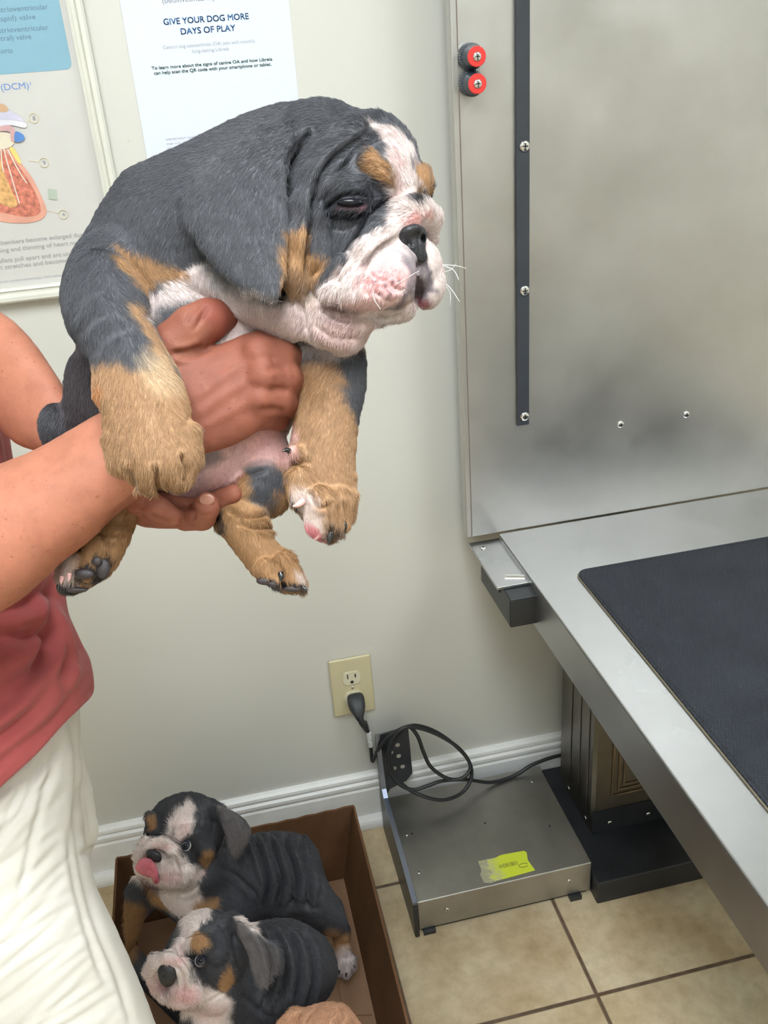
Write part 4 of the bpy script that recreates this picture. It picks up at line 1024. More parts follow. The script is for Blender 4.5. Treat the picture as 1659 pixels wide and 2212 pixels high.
# hind right
p([(466, 1090), (560, 1000), (640, 960), (645, 1100), (680, 1290), (540, 1290), (460, 1160)], TAN, 8, (-100, 160))
p([(540, 940), (600, 915), (640, 940), (628, 1000), (590, 1015), (540, 1020)], PINK, 10, (-100, 180), a=.85)
p([(535, 1020), (575, 1005), (612, 1020), (606, 1060), (580, 1095), (548, 1092), (538, 1060)], SLATE, 10, (-100, 160))
p([(468, 1110), (482, 1105), (486, 1140), (474, 1150)], DARK, 5, (-100, 160))
p([(545, 1238), (580, 1240), (612, 1258), (606, 1272), (575, 1268)], DARK, 5, (-100, 160))
p([(612, 1256), (650, 1262), (655, 1280), (618, 1280)], DARK, 5, (-100, 160))
p([(632, 1225), (660, 1240), (664, 1272), (650, 1262)], WHITE, 5, (-100, 160), a=.7)
# hind left
p([(110, 1090), (300, 1040), (300, 1200), (240, 1290), (110, 1290)], TAN, 8, (-100, 160))
p([(118, 1205), (150, 1190), (165, 1240), (160, 1275), (122, 1275)], WHITE, 8, (-100, 160), a=.8)
p([(165, 1228), (200, 1222), (205, 1245), (180, 1256), (160, 1250)], DARK, 5, (-100, 160))
p([(205, 1205), (235, 1200), (248, 1215), (225, 1250), (200, 1255), (210, 1225)], DARK, 5, (-100, 160))
p([(130, 1262), (170, 1266), (200, 1262), (175, 1282), (130, 1280)], DARK, 5, (-100, 160))
# face
p([(853, 440), (900, 440), (950, 455), (970, 600), (960, 670), (880, 700), (820, 706), (770, 760), (690, 700), (676, 640), (690, 612), (716, 596), (742, 570), (760, 535), (775, 515), (812, 498), (840, 468)], WHITE, 6, (-300, 40))
p([(853, 423), (925, 438), (945, 460), (880, 470), (840, 455), (846, 436)], WHITE, 5, (-300, 40))
p([(768, 500), (796, 462), (840, 436), (856, 436), (838, 458), (800, 486), (775, 508)], SLATE, 5, (-300, 0))
p([(926, 440), (970, 440), (985, 690), (900, 680), (905, 540), (918, 480)], WHITE, 5, (-300, 140), face=-1)
p([(803, 272), (829, 268), (865, 290), (894, 326), (904, 357), (900, 384), (912, 414), (872, 430), (851, 428), (844, 393), (842, 352), (840, 322), (824, 294)], WHITE, 5, (-300, 20))
p([(850, 300), (862, 330), (872, 380), (868, 420), (856, 420), (852, 360)], PINK, 8, (-300, 20), a=.45)
p([(790, 336), (811, 328), (828, 348), (845, 380), (850, 408), (832, 398), (808, 380), (792, 368)], TAN, 6, (-300, 0))
p([(899, 384), (911, 362), (930, 370), (938, 396), (930, 424), (910, 418)], TAN, 5, (-300, 40))
p([(893, 426), (925, 426), (922, 438), (900, 436)], DARK, 4, (-300, 40))
c.spot((892, 362), (9, 13), (.16, .14, .15), .8, rng=(-300, 40))
p([(664, 545), (709, 562), (714, 571), (686, 602), (673, 620), (659, 602)], TAN, 5, (-300, 0))
p([(612, 500), (632, 494), (666, 488), (668, 532), (662, 565), (663, 622), (650, 640), (612, 632), (606, 562)], TAN, 7, (-300, 0))
p([(615, 600), (660, 600), (690, 660), (640, 660)], (.35, .24, .17), 16, (-300, 0), a=.6)
c.spot((900, 470), (24, 15), (.80, .32, .30), .6, .9, (-300, 40)); c.spot((836, 600), (52, 40), (.60, .27, .27), .8, .9, (-300, 0)); c.spot((790, 655), (90, 20), (.58, .33, .31), .6, .9, (-300, 0)); c.spot((740, 715), (60, 40), (.58, .36, .34), .6, .9, (-300, 0)); c.spot((600, 690), (90, 34), (.55, .38, .36), .6, .9, (-300, 40))
p([(862, 530), (884, 543), (902, 560), (914, 592), (908, 626), (886, 652), (862, 672), (840, 668), (868, 645), (882, 606), (876, 570)], (.15, .12, .14), 7, (-300, 20), a=.85)
p([(130, 745), (225, 745), (225, 900), (150, 960), (125, 900)], (.050, .038, .042), 20, (-60, 300), a=.8)  # flank: shade and tint reflected off skin and shirt, painted into the coat
p([(900, 560), (924, 560), (936, 600), (934, 640), (912, 650), (900, 636), (914, 600)], (.12, .10, .12), 5, (-300, 20), a=.9)
p([(900, 640), (920, 648), (938, 650), (925, 664), (902, 664)], (.28, .06, .08), 4, (-300, 20), a=.9)
p([(700, 415), (760, 405), (812, 400), (835, 425), (812, 462), (770, 480), (716, 476), (690, 450)], (.022, .023, .030), 14, (-300, -60), a=.85)
p([(738, 448), (765, 450), (788, 444), (784, 454), (760, 460)], (.30, .16, .18), 3, (-300, -60), a=.8)
for q in ((815, 602), (833, 610), (850, 618), (822, 628), (846, 600), (860, 604), (838, 632)): c.spot(q, 4.2, (.12, .08, .09), .85, .8, (-300, 0))
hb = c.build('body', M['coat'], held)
skipf = np.zeros(len(c.P))
for (u, v, r) in ((890, 525, 34), (757, 436, 24), (700, 1140, 18), (590, 1258, 26), (630, 1272, 22), (200, 1240, 30)): skipf = np.maximum(skipf, np.clip(1.6-np.hypot(c.U-u, c.V-v)/r, 0, .9)*(c.facing > -.1))
belly = np.clip(.5-poly_dist(c.U.astype(np.float32), c.V.astype(np.float32), [(330, 900), (660, 860), (640, 960), (600, 1000), (560, 1040), (500, 1075), (400, 1105), (330, 1090)])/20, 0, 1)*(c.Dp < 110)*(c.Dp > -100)
skipf = np.maximum(skipf, belly*.92)
lf_ = np.ones(len(c.P)); lf_ *= 1-.6*np.clip(1.2-np.hypot(c.U-870, c.V-580)/130, 0, 1)
FL = [(640, 235, -20, -1, .3, 0), (560, 270, -20, -1, .5, 0), (450, 330, -60, -1, .7, 0), (330, 380, -60, -.8, 1, 0), (230, 470, -60, -.5, 1, 0), (170, 580, -80, -.1, 1, -.2), (200, 650, -120, .2, 1, 0), (260, 750, -160, .3, 1, 0), (300, 850, -200, .3, 1, 0), (330, 980, -220, .2, 1, 0),
      (480, 420, -140, -.3, 1, 0), (560, 500, -170, .1, 1, 0), (580, 600, -190, .2, 1, 0), (440, 500, -140, .1, 1, 0), (350, 480, -100, -.2, 1, 0), (300, 580, -90, .4, 1, 0), (380, 600, -80, .6, .8, 0),
      (700, 250, -60, -1, .1, 0), (780, 260, -80, -1, -.2, 0), (850, 300, -80, -.7, -.8, 0), (870, 380, -90, -.3, -1, 0), (920, 390, -50, .2, -1, 0), (720, 320, -120, -.8, .7, 0), (660, 430, -150, -.2, 1, 0), (640, 560, -150, 0, 1, 0),
      (760, 380, -150, -.9, .2, 0), (720, 500, -150, -.6, .8, 0), (830, 350, -130, -.6, -.6, 0), (900, 460, -90, -.6, -.6, 0), (840, 500, -140, -.8, .5, 0), (760, 570, -160, -.6, .8, 0), (840, 600, -170, -.4, .9, 0), (780, 650, -160, -.6, .7, 0), (940, 580, -70, .5, .9, 0), (740, 720, -110, -.3, 1, 0), (640, 690, -100, -.4, 1, 0), (520, 650, -80, .2, 1, 0),
      (700, 780, -40, 0, 1, 0), (720, 900, -50, 0, 1, 0), (700, 1020, -60, 0, 1, -.2), (700, 1130, -90, .1, 1, 0), (580, 1060, 20, -.2, 1, 0), (530, 1150, -10, .5, 1, 0), (600, 1220, -30, .6, 1, 0), (200, 1150, 10, -.4, 1, 0), (150, 1240, -10, -.4, 1, 0), (160, 850, 90, 0, 1, 0), (500, 1000, 0, 0, 1, 0), (130, 920, 200, -.5, 1, 0)]
fur(c, held, M['hair'], 270000, 17, .42, FL, 1, lift=.22, rough=.22, lenf=lf_, skip=skipf)
# eye, nose, claws, whiskers, pads
ball('eye', c, 757, 438, c.Dp[c.snap(757, 438)]+5, 27, M['eye'], held, (1.0, .30, .42))
nz = Clay(.62, (0, -660, -290), (130, -500, -40), 2.2)
nz.puff([(857, 508), (872, 496), (902, 488), (918, 494), (922, 512), (918, 534), (924, 556), (915, 567), (900, 562), (884, 545), (866, 530)], (-150, .35, 0, 890, 525), .75, 5)
nz.ell((886, 500, -165), (24, 12, 20), -20, 10)
nz.ell((884, 522, -185), (9, 11, 22), -30, 4, 'sub'); nz.ell((914, 515, -150), (5, 9, 18), 10, 3, 'sub')
nz.surface(2).normals(); nz.groove([(903, 500), (906, 530), (912, 565)], 3, 4, curve=True); nz.normals(); nz.color((.03, .03, .035)); nz.build('nose', M['nose'], held)
for q in ([(628, 975, -82, 6), (618, 972, -92, 4.5), (610, 976, -98, 1)], [(714, 1150, -110, 8), (712, 1165, -112, 6), (709, 1177, -108, 1)], [(742, 1128, -82, 6), (746, 1138, -84, 4.5), (745, 1148, -82, 1)], [(655, 1268, -36, 4), (661, 1274, -38, 3), (662, 1281, -38, 1)],
          [(606, 1238, -56, 7), (608, 1246, -60, 6), (606, 1256, -60, 2)], [(127, 1264, -20, 5), (126, 1272, -22, 4), (127, 1280, -22, 1)]): horn('claw', c, q, M['claw_dark'], held)
for q in ([(655, 1082, -118, 8), (644, 1090, -124, 6), (632, 1094, -126, 1.5)], [(690, 1152, -112, 6), (686, 1160, -112, 4), (678, 1167, -110, 1)], [(135, 1245, -30, 6), (133, 1254, -32, 4), (132, 1262, -32, 1)], [(150, 1238, -34, 5), (150, 1248, -36, 4), (148, 1256, -36, 1)]): tag(horn('claw', c, q, M['claw_pink'], held), 'pink claw')
for q in ((573, 1255, -42, 16, (1.2, .55, .4)), (592, 1262, -46, 13, (1, .6, .4)), (632, 1272, -38, 14, (1.4, .5, .4)), (182, 1240, -36, 19, (1.1, .6, .4)), (222, 1228, -20, 20, (.8, 1.1, .4)), (208, 1212, -34, 11, (1, .9, .4)), (160, 1274, -14, 17, (1.7, .35, .4))): ball('paw_pad', c, *q[:4], M['pad'], held, q[4])
for q in ([(955, 572, -60), (985, 574, -40), (1008, 580, -20)], [(958, 574, -60), (980, 584, -70), (992, 606, -80)], [(957, 608, -60), (975, 625, -70), (993, 652, -80)], [(957, 612, -60), (972, 632, -40), (972, 660, -30)], [(955, 590, -60), (975, 582, -80), (985, 570, -90)],
          [(812, 610, -205), (806, 640, -230), (822, 668, -250)], [(830, 615, -208), (852, 635, -235), (875, 625, -250)], [(845, 620, -208), (880, 600, -235), (905, 585, -250)]):
    horn('whisker', c, [(*q[0], 1.0), (*q[1], .8), (*q[2], .4)], M['whisker'], held)
# ------------------------------------------------------------------ the person holding the puppy
def mat_skin():
    m, nt, b = new_mat('skin'); setp(b, rough=.60, spec=.28, sss=.12, sssr=(1, .35, .2), ssss=.006)
    at = nd(nt, 'ShaderNodeAttribute', attribute_name='coat'); v = coords(nt)
    f = ramp(nt, noise(nt, v, 70, 4, .65), [(.35, (.90, .86, .84)), (.65, (1.08, 1.06, 1.05))])
    fr_ = ramp(nt, noise(nt, v, 260, 2, .5), [(.66, (1, 1, 1)), (.74, (.72, .60, .55))])
    a = nd(nt, 'ShaderNodeMix', data_type='RGBA', blend_type='MULTIPLY'); a.inputs[0].default_value = 1
    nt.links.new(at.outputs['Color'], a.inputs[6]); nt.links.new(f, a.inputs[7])
    a2 = nd(nt, 'ShaderNodeMix', data_type='RGBA', blend_type='MULTIPLY'); a2.inputs[0].default_value = .8
    nt.links.new(a.outputs[2], a2.inputs[6]); nt.links.new(fr_, a2.inputs[7]); nt.links.new(a2.outputs[2], b.inputs['Base Color'])
    vo = nd(nt, 'ShaderNodeTexVoronoi'); vo.inputs['Scale'].default_value = 900; nt.links.new(v, vo.inputs['Vector'])
    bump(nt, b, vo.outputs['Distance'], .22, .0004); return m
M['skin'] = mat_skin()
person = thing('person', 'person in a coral red shirt and cream trousers holding a puppy out in both hands', 'person', tuple(np.append(atD(-180, 1700, .87)[:2], 0)))
SK = (.42, .168, .105); SKR = (.215, .068, .045)  # SKR: redder hand skin, darkened to paint in the shade on it
c = Clay(.62, (-1560, -640, -270), (-120, 560, 900), 4.4)
# near forearm, wrist
c.puff([(-620, 1500), (-420, 1240), (-200, 1090), (0, 1003), (70, 975), (140, 936), (225, 888), (330, 850), (420, 880), (420, 985), (352, 1040), (310, 1072), (250, 1112), (200, 1162), (130, 1217), (60, 1282), (0, 1322), (-150, 1420), (-350, 1600), (-560, 1640)], (-52, .02, 0, 0, 1100), .70, 20)
# back of the hand
c.puff([(290, 850), (312, 760), (330, 716), (372, 735), (415, 762), (452, 752), (490, 738), (530, 722), (576, 712), (612, 736), (627, 766), (632, 830), (620, 866), (588, 902), (546, 938), (500, 963), (440, 980), (400, 990), (330, 1010), (250, 1010), (235, 930)], (-78, .06, 0, 450, 850), .42, 18)
c.chain([(345, 795, -72, 50), (378, 745, -86, 47), (415, 708, -92, 43), (452, 690, -82, 41), (478, 684, -52, 34), (492, 680, -20, 26)], 16)   # thumb
c.chain([(560, 762, -88, 38), (605, 765, -62, 34), (640, 780, -5, 30), (655, 800, 70, 27)], 10)
c.chain([(570, 812, -92, 40), (612, 815, -62, 36), (645, 830, 0, 31), (655, 845, 80, 28)], 8)
c.chain([(560, 862, -88, 36), (600, 862, -58, 34), (632, 872, 5, 29), (640, 885, 80, 26)], 8)
c.chain([(520, 905, -80, 32), (565, 898, -50, 30), (600, 905, 10, 25), (610, 915, 70, 22)], 8)
# upper arm of the near side, shoulders, trunk inside the shirt
c.chain([(-480, 1500, -40, 150), (-560, 1150, 180, 165), (-600, 820, 420, 190)], 40)
c.chain([(-500, 900, 480, 260), (-480, 1400, 560, 280)], 60); c.chain([(-500, 900, 480, 200), (-380, 760, 800, 170)], 40)
# far arm, passing behind the puppy to the hand under its rump
c.puff([(-420, 640), (-150, 590), (0, 674), (62, 728), (108, 790), (144, 852), (175, 930), (150, 985), (90, 975), (30, 955), (-60, 880), (-250, 860), (-420, 860)], (250, -.5, 0, 0, 850), .8, 20)
c.chain([(100, 890, 215, 66), (180, 985, 205, 58), (260, 1070, 150, 48), (320, 1100, 90, 40)], 24)
c.puff([(250, 1062), (330, 1045), (430, 1075), (478, 1096), (470, 1126), (430, 1139), (380, 1141), (330, 1139), (290, 1126), (262, 1100)], (62, -.1, 0, 350, 1100), 1.0, 16)
c.chain([(285, 1085, 30, 30), (312, 1075, -18, 25), (342, 1100, -32, 27), (372, 1116, -20, 22)], 6)
c.chain([(400, 1118, 30, 30), (436, 1116, -12, 30), (446, 1098, -30, 27), (446, 1088, -28, 25)], 6)
c.chain([(430, 1100, 55, 26), (480, 1080, 28, 25), (505, 1066, 12, 21)], 6)
c.surface(3).normals().jitter(14, 60, 5); g = c.groove
g([(372, 764), (407, 761), (440, 748)], 7, 9, (-400, 0), .35); g([(385, 775), (420, 770), (455, 752)], 5, 5, (-400, 0), .3)
for q in ([(400, 700), (412, 676), (428, 662)], [(430, 700), (442, 676), (452, 660)], [(418, 716), (432, 692), (440, 668)]): g(q, 4.5, 4, (-400, 0))
for q in ([(575, 800), (600, 792), (622, 796)], [(580, 842), (604, 840), (622, 846)], [(560, 885), (590, 884), (612, 890)]): g(q, 7, 5, (-400, 100), .2)
for q in ([(585, 770), (592, 785)], [(590, 815), (598, 830)], [(470, 800), (500, 790)]): g(q, 4, 2, (-400, 100))
for q in ([(420, 900), (490, 850), (560, 812)], [(410, 870), (480, 815), (550, 775)], [(430, 930), (500, 890), (550, 862)]): g(q, 11, -3, (-400, 0))
for q in ((560, 775), (572, 815), (560, 858)): c.bulge(q, 24, 4.5, (-400, 0))
g([(320, 1110), (345, 1122), (375, 1130)], 5, 7, (-200, 60)); g([(400, 1085), (415, 1100), (418, 1125)], 5, 8, (-200, 60))
for q in ([(425, 1110), (445, 1114), (466, 1108)], [(300, 1100), (316, 1092)], [(468, 1070), (474, 1084)]): g(q, 4, 2.5, (-200, 60))
c.normals(); c.color(SK)
c.paint([(300, 700), (480, 630), (640, 720), (660, 900), (500, 990), (340, 1010), (290, 850)], SKR, 40, (-400, 200), a=.8)  # hand: redder skin with its shade painted into the colour
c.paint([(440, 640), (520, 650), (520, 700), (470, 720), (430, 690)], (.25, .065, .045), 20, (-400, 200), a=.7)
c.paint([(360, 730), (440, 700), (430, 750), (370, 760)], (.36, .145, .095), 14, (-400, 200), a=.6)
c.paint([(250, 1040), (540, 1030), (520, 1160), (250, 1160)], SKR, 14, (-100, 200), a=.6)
for q in ((160, 985), (120, 1060), (90, 1100), (300, 1020), (215, 1090), (445, 830), (500, 860), (140, 1010), (60, 1180), (180, 1000)): c.spot(q, 5, (.36, .15, .10), .5, 1)
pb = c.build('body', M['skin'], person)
M['nail'] = plain('finger_nail', (.40, .175, .12), .32, coat=.3)
def nail(u, v, d, a, wu, wv, face):
    i = c.snap(u, v); P0 = c.world(c.P[i:i+1])[0]; 
    ball('fingernail', c, u, v, c.Dp[i]+face, 1, M['nail'], person, (wu, wv, 3))
nail(447, 1079, -50, 0, 16, 12, 1.5)
# shirt and trousers
def mat_cloth(name, c0, c1, weave=1500, bs=.25, rough=.85, fold=0):
    m, nt, b = new_mat(name); setp(b, rough=rough, spec=.15, sheen=.15); v = coords(nt)
    nt.links.new(ramp(nt, noise(nt, v, 14, 4, .55), [(.3, c0), (.7, c1)]), b.inputs['Base Color'])
    w_ = nt.nodes.new('ShaderNodeTexWave'); w_.inputs['Scale'].default_value = weave; nt.links.new(v, w_.inputs['Vector']); w_.inputs['Distortion'].default_value = 1.5
    bump(nt, b, noise(nt, v, weave, 2), bs, .0005); return m
M['shirt'] = mat_cloth('coral_shirt_cloth', (.31, .062, .062), (.40, .095, .09))
M['trouser'] = mat_cloth('cream_trouser_cloth', (.52, .485, .43), (.62, .59, .54), 900, .3)
s = Clay(.80, (-1500, -600, -560), (-380, 900, 760), 7)
KS = .62/.80   # the outlines stay, depths are measured from 0.80 m
s.puff([(-120, 560), (-60, 700), (-25, 800), (2, 870), (20, 925), (30, 985), (50, 1060), (88, 1140), (128, 1235), (140, 1290), (150, 1330), (178, 1388), (196, 1430), (203, 1474), (198, 1505), (165, 1532), (112, 1588), (60, 1642), (0, 1700), (-60, 1758), (-200, 1840), (-420, 1880), (-640, 1800), (-720, 1300), (-700, 800), (-560, 520), (-300, 440)], 60, .80, 20)
s.puff([(-60, 1180), (90, 1150), (135, 1260), (152, 1330), (180, 1388), (198, 1430), (206, 1480), (208, 1560), (200, 1680), (150, 1850), (0, 2000), (-250, 2100), (-560, 2000), (-700, 1700), (-640, 1300), (-300, 1150)], 60, .84, 20)
s.trim([(-120, 500), (-60, 690), (-25, 800), (2, 870), (20, 925), (30, 985), (50, 1060), (88, 1140), (128, 1235), (140, 1290), (150, 1330), (178, 1388), (196, 1430), (203, 1474), (199, 1503), (165, 1532), (112, 1588), (60, 1642), (0, 1700), (-60, 1758), (-200, 1850), (-420, 1900), (-640, 1820), (-760, 1300), (-740, 780), (-560, 460), (-300, 400)])
s.surface(4).normals(); s.jitter(10, 80, 2); g = s.groove
for q, w_, d_ in (([(-60, 1385), (40, 1375), (90, 1365), (105, 1385), (85, 1430), (20, 1480), (-60, 1520)], 16, 16), ([(118, 1240), (112, 1330), (104, 1400), (86, 1460)], 13, 16), ([(-80, 1560), (0, 1525), (60, 1480), (100, 1420)], 15, 14), ([(-60, 1640), (30, 1570), (95, 1500), (140, 1420)], 16, 13), ([(-90, 1720), (20, 1630), (110, 1560), (170, 1480)], 13, 10),
                  ([(0, 1330), (60, 1300), (115, 1262)], 14, 12), ([(128, 1275), (150, 1350), (180, 1410)], 10, 9), ([(-40, 1240), (0, 1330), (-20, 1420)], 20, 10), ([(125, 1340), (140, 1420), (130, 1500)], 10, 8), ([(0, 880), (16, 950), (28, 1010)], 10, 8), ([(-300, 1200), (-200, 1500), (-220, 1700)], 30, 16)):
    g(q, w_, d_*1.2, side=.45)
for q in ([(-60, 1450), (10, 1430), (60, 1410)], [(60, 1540), (120, 1480), (165, 1440)], [(-60, 1600), (20, 1548), (70, 1510)]): g(q, 16, -9)
g([(-80, 1745), (0, 1684), (60, 1626), (112, 1572), (165, 1517), (196, 1488)], 4, 5, taper=False)
s.normals().color((.5, .13, .13)); s.build('shirt', M['shirt'], person)
t = Clay(.80, (-1350, 250, -480), (-150, 1700, 1000), 6)
hipw = [to_px((-.30, -.74, .46)), to_px((-.27, -.73, .07))]
farw = [to_px((-.36, -.55, .80)), to_px((-.34, -.55, .45)), to_px((-.33, -.55, .07))]
dd = lambda D: (D/.80-1)*F_PX
t.puff([(-200, 1450), (60, 1440), (160, 1478), (170, 1530), (172, 1600), (176, 1660), (174, 1740), (184, 1826), (206, 1916), (240, 1985), (274, 2060), (308, 2140), (336, 2215), (380, 2330), (395, 2420), (200, 2520), (-100, 2500), (-420, 2300), (-560, 1900), (-560, 1600)], 60, .74, 20)
t.puff([(60, 1560), (150, 1560), (172, 1600), (181, 1650), (195, 1690), (203, 1740), (211, 1790), (207, 1818), (186, 1872), (176, 1950), (150, 2100), (60, 2200), (0, 1900)], 300, .9, 14)
t.chain([(farw[0][0], farw[0][1], dd(farw[0][2]), 150), (farw[1][0], farw[1][1], dd(farw[1][2]), 120), (farw[2][0], farw[2][1], dd(farw[2][2]), 85)], 30)
t.surface(3).normals(); g = t.groove
rs = np.random.default_rng(8)
for k in range(46):      # drag folds fanning down from hip to knee
    v0 = 1630+k*20; u0 = rs.uniform(-120, -20); u1 = min(150+max(0, (v0-1900))*.45, 300)+rs.uniform(-30, 10); rise = rs.uniform(90, 210)
    g([(u0, v0+rise), ((u0+u1)/2, v0+rise*.42+rs.uniform(-15, 15)), (u1, v0-rise*.25)], rs.uniform(6, 9), rs.uniform(1.5, 4), side=.25)
for q in ([(150, 1540), (166, 1620), (168, 1700), (160, 1800)], [(165, 1730), (172, 1850), (205, 1990), (255, 2110), (290, 2230)], [(150, 1780), (158, 1880), (190, 2010), (230, 2130)], [(130, 1600), (95, 1720), (60, 1860), (40, 1950)], [(95, 1620), (60, 1720), (0, 1830)], [(50, 1690), (20, 1760), (-20, 1850)], [(180, 1700), (195, 1760), (200, 1800)], [(178, 1850), (205, 1830)]): g(q, 8, 6, side=.25)
t.normals().color((.7, .65, .56)); t.build('trousers', M['trouser'], person)
M['iris_dark'] = plain('iris_dark_blue', (.022, .027, .042), .12, coat=.6)
# ------------------------------------------------------------------ puppies in the cardboard box
def dpt(D, D0=1.25): return (D/D0-1)*F_PX
def px_of(x, y, z, r, D0=1.25): u, v, D = to_px((x, y, z)); return (u, v, dpt(D, D0), r*D0/D*1.0)
W2 = (.72, .62, .59); SL2 = (.052, .052, .060); EARC = (.115, .104, .106)
# --- back puppy, licking its nose
pa = thing('puppy', 'slate puppy licking its nose with a pink tongue, against the back of the cardboard box', 'dog', tuple(np.append(atD(560, 1960, 1.42)[:2], .005)))
a = Clay(1.25, (-640, 570, 0), (60, 1320, 560), 3.0)
a.puff([(421, 1966), (440, 1850), (500, 1800), (536, 1803), (602, 1798), (656, 1807), (684, 1838), (703, 1900), (738, 1955), (748, 2003), (720, 2022), (670, 2004), (625, 1990), (557, 1990), (466, 1975)], (330, 0, -.15, 600, 1900), .95, 16)
a.puff([(325, 1930), (350, 1880), (430, 1860), (500, 1900), (560, 1960), (520, 2030), (430, 2040), (380, 1990), (340, 1960)], (285, 0, 0, 0, 0), .9, 20)
H = 215
a.puff([(403, 1713), (372, 1720), (342, 1737), (318, 1775), (313, 1810), (318, 1850), (330, 1890), (385, 1905), (430, 1890), (462, 1850), (484, 1795), (470, 1740), (440, 1718)], (H, 0, 0, 0, 0), .95, 14)
a.puff([(300, 1845), (330, 1815), (360, 1812), (395, 1830), (415, 1870), (421, 1900), (390, 1917), (352, 1921), (322, 1915), (300, 1895), (289, 1870)], (H-62, 0, 0, 0, 0), .95, 12)
a.chain([(300, 1850, H-95, 14), (318, 1822, H-108, 14), (350, 1818, H-112, 14), (378, 1838, H-108, 13), (394, 1872, H-95, 14)], 6)
a.puff([(372, 1858), (412, 1868), (420, 1895), (395, 1914), (362, 1914), (350, 1890)], H-88, 1.0, 6)
a.puff([(292, 1868), (310, 1862), (322, 1885), (318, 1908), (300, 1895)], H-92, 1.0, 6)
a.chain([(390, 1800, H-78, 16), (420, 1800, H-70, 18), (445, 1830, H-55, 22)], 12)
a.ell((402, 1826, H-98), (14, 12, 14), 0, 4, 'sub')
a.chain([(326, 1765, H-52, 14), (333, 1790, H-52, 12)], 8)
a.puff([(466, 1742), (478, 1740), (496, 1749), (525, 1768), (540, 1790), (532, 1822), (509, 1853), (497, 1851), (489, 1822), (485, 1795), (472, 1765)], (H-66, .15, 0, 500, 1800), .30, 3)
a.chain([(450, 1745, H-20, 22), (472, 1752, H-52, 15), (490, 1766, H-66, 10)], 6)
a.chain([(444, 1880, 250, 60), (470, 1900, 285, 62)], 20)
a.puff([(300, 1890), (272, 1920), (246, 1972), (233, 2010), (238, 2045), (262, 2070), (290, 2040), (312, 1985), (340, 1950)], (300, 0, .15, 280, 1980), .85, 16)
a.puff([(720, 1990), (748, 2000), (757, 2048), (768, 2080), (757, 2108), (740, 2110), (726, 2096), (724, 2057)], (395, 0, .3, 740, 2050), .9, 8)
a.chain([(640, 1960, 345, 62), (700, 1970, 350, 44), (736, 2010, 385, 22)], 16)
for q in ([(738, 2080, 380, 12), (732, 2098, 372, 9)], [(752, 2082, 380, 13), (748, 2104, 372, 9)], [(762, 2070, 392, 10), (764, 2088, 388, 8)]): a.chain(q, 4)
lo = px_of(-.20, -.36, .028, 26); a.chain([(262, 2050, 340, 30), lo], 8)
a.surface(2).normals().jitter(5, 20, 11); g = a.groove
g([(352, 1858), (370, 1848), (382, 1862), (388, 1890)], 3.5, 7, side=.35); g([(402, 1880), (400, 1850), (386, 1824), (360, 1808), (325, 1808), (300, 1836)], 3.5, 7, side=.3)
g([(388, 1826), (398, 1850), (416, 1870)], 3, 4); g([(352, 1918), (385, 1914), (418, 1900)], 3, 5, side=.3); g([(395, 1930), (420, 1920), (438, 1900)], 4, 5, side=.3)
for k, u0 in enumerate((548, 578, 608, 640)): g([(u0, 1806), (u0+16, 1850), (u0+30, 1905), (u0+22, 1960)], 6, 13, side=.6)
g([(665, 1830), (685, 1880), (700, 1930)], 5, 5, side=.5); g([(480, 1870), (520, 1900), (560, 1940)], 6, 6, side=.4); g([(600, 1965), (640, 1950), (690, 1965)], 6, 7, side=.4)
for q in ([(366, 1888), (380, 1893), (396, 1888)], [(342, 1862), (338, 1885), (350, 1905)], [(744, 2075), (742, 2100)], [(757, 2078), (757, 2100)]): g(q, 2.5, 3)
g([(466, 1760), (460, 1800), (470, 1850)], 5, 6); g([(425, 1730), (435, 1765), (430, 1790)], 4, 3)
a.normals().color(SL2); p = a.paint
p([(418, 1728), (422, 1765), (418, 1795), (394, 1812), (386, 1832), (404, 1858), (430, 1872), (440, 1890), (428, 1912), (440, 1960), (380, 1975), (330, 1930), (280, 1890), (285, 1840), (310, 1808), (348, 1808), (362, 1790), (378, 1755), (398, 1735)], W2, 4, (60, 330))
p([(385, 1770), (410, 1775), (410, 1800), (385, 1810)], PINK, 8, (60, 330), a=.35)
a.spot((365, 1890), (26, 14), (.66, .36, .36), .5, .9, (60, 300)); a.spot((350, 1830), (22, 9), PINK, .5, .9, (60, 300)); a.spot((430, 1886), (14, 8), PINK, .3, .9, (60, 300))
p([(322, 1765), (334, 1758), (341, 1770), (338, 1785), (328, 1792), (322, 1780)], TAN, 3, (60, 330))
p([(433, 1846), (452, 1838), (461, 1842), (456, 1858), (444, 1874), (432, 1866)], TAN, 4, (60, 330))
p([(310, 1910), (340, 1930), (360, 1960), (330, 1950)], TAN, 4, (60, 400)); p([(420, 1945), (470, 1940), (465, 1960), (420, 1962)], TAN, 5, (60, 400))
p([(230, 1960), (300, 1950), (320, 1990), (280, 2090), (220, 2080)], TAN_D, 8, (60, 700))
p([(700, 2012), (750, 2012), (760, 2050), (720, 2060)], TAN, 8, (60, 700)); p([(718, 2055), (760, 2050), (775, 2110), (718, 2112)], WHITE, 8, (60, 700), a=.75)
p([(298, 1893), (330, 1905), (346, 1915), (340, 1925), (318, 1920)], (.13, .06, .07), 4, (60, 330), a=.8)
for q in ((365, 1882), (372, 1888), (380, 1884), (376, 1894), (386, 1892), (368, 1896)): a.spot(q, 1.8, (.3, .17, .17), .8, .8, (60, 300))
p([(468, 1742), (480, 1740), (496, 1749), (525, 1768), (540, 1790), (532, 1822), (509, 1853), (497, 1851), (489, 1822), (485, 1795), (474, 1765)], EARC, 3, (0, H-48))
a.build('body', M['coat'], pa)
sk = np.zeros(len(a.P))
for (u, v, r) in ((402, 1826, 14), (332, 1848, 18), (322, 1878, 24)): sk = np.maximum(sk, np.clip(1.6-np.hypot(a.U-u, a.V-v)/r, 0, 1)*(a.facing > 0))
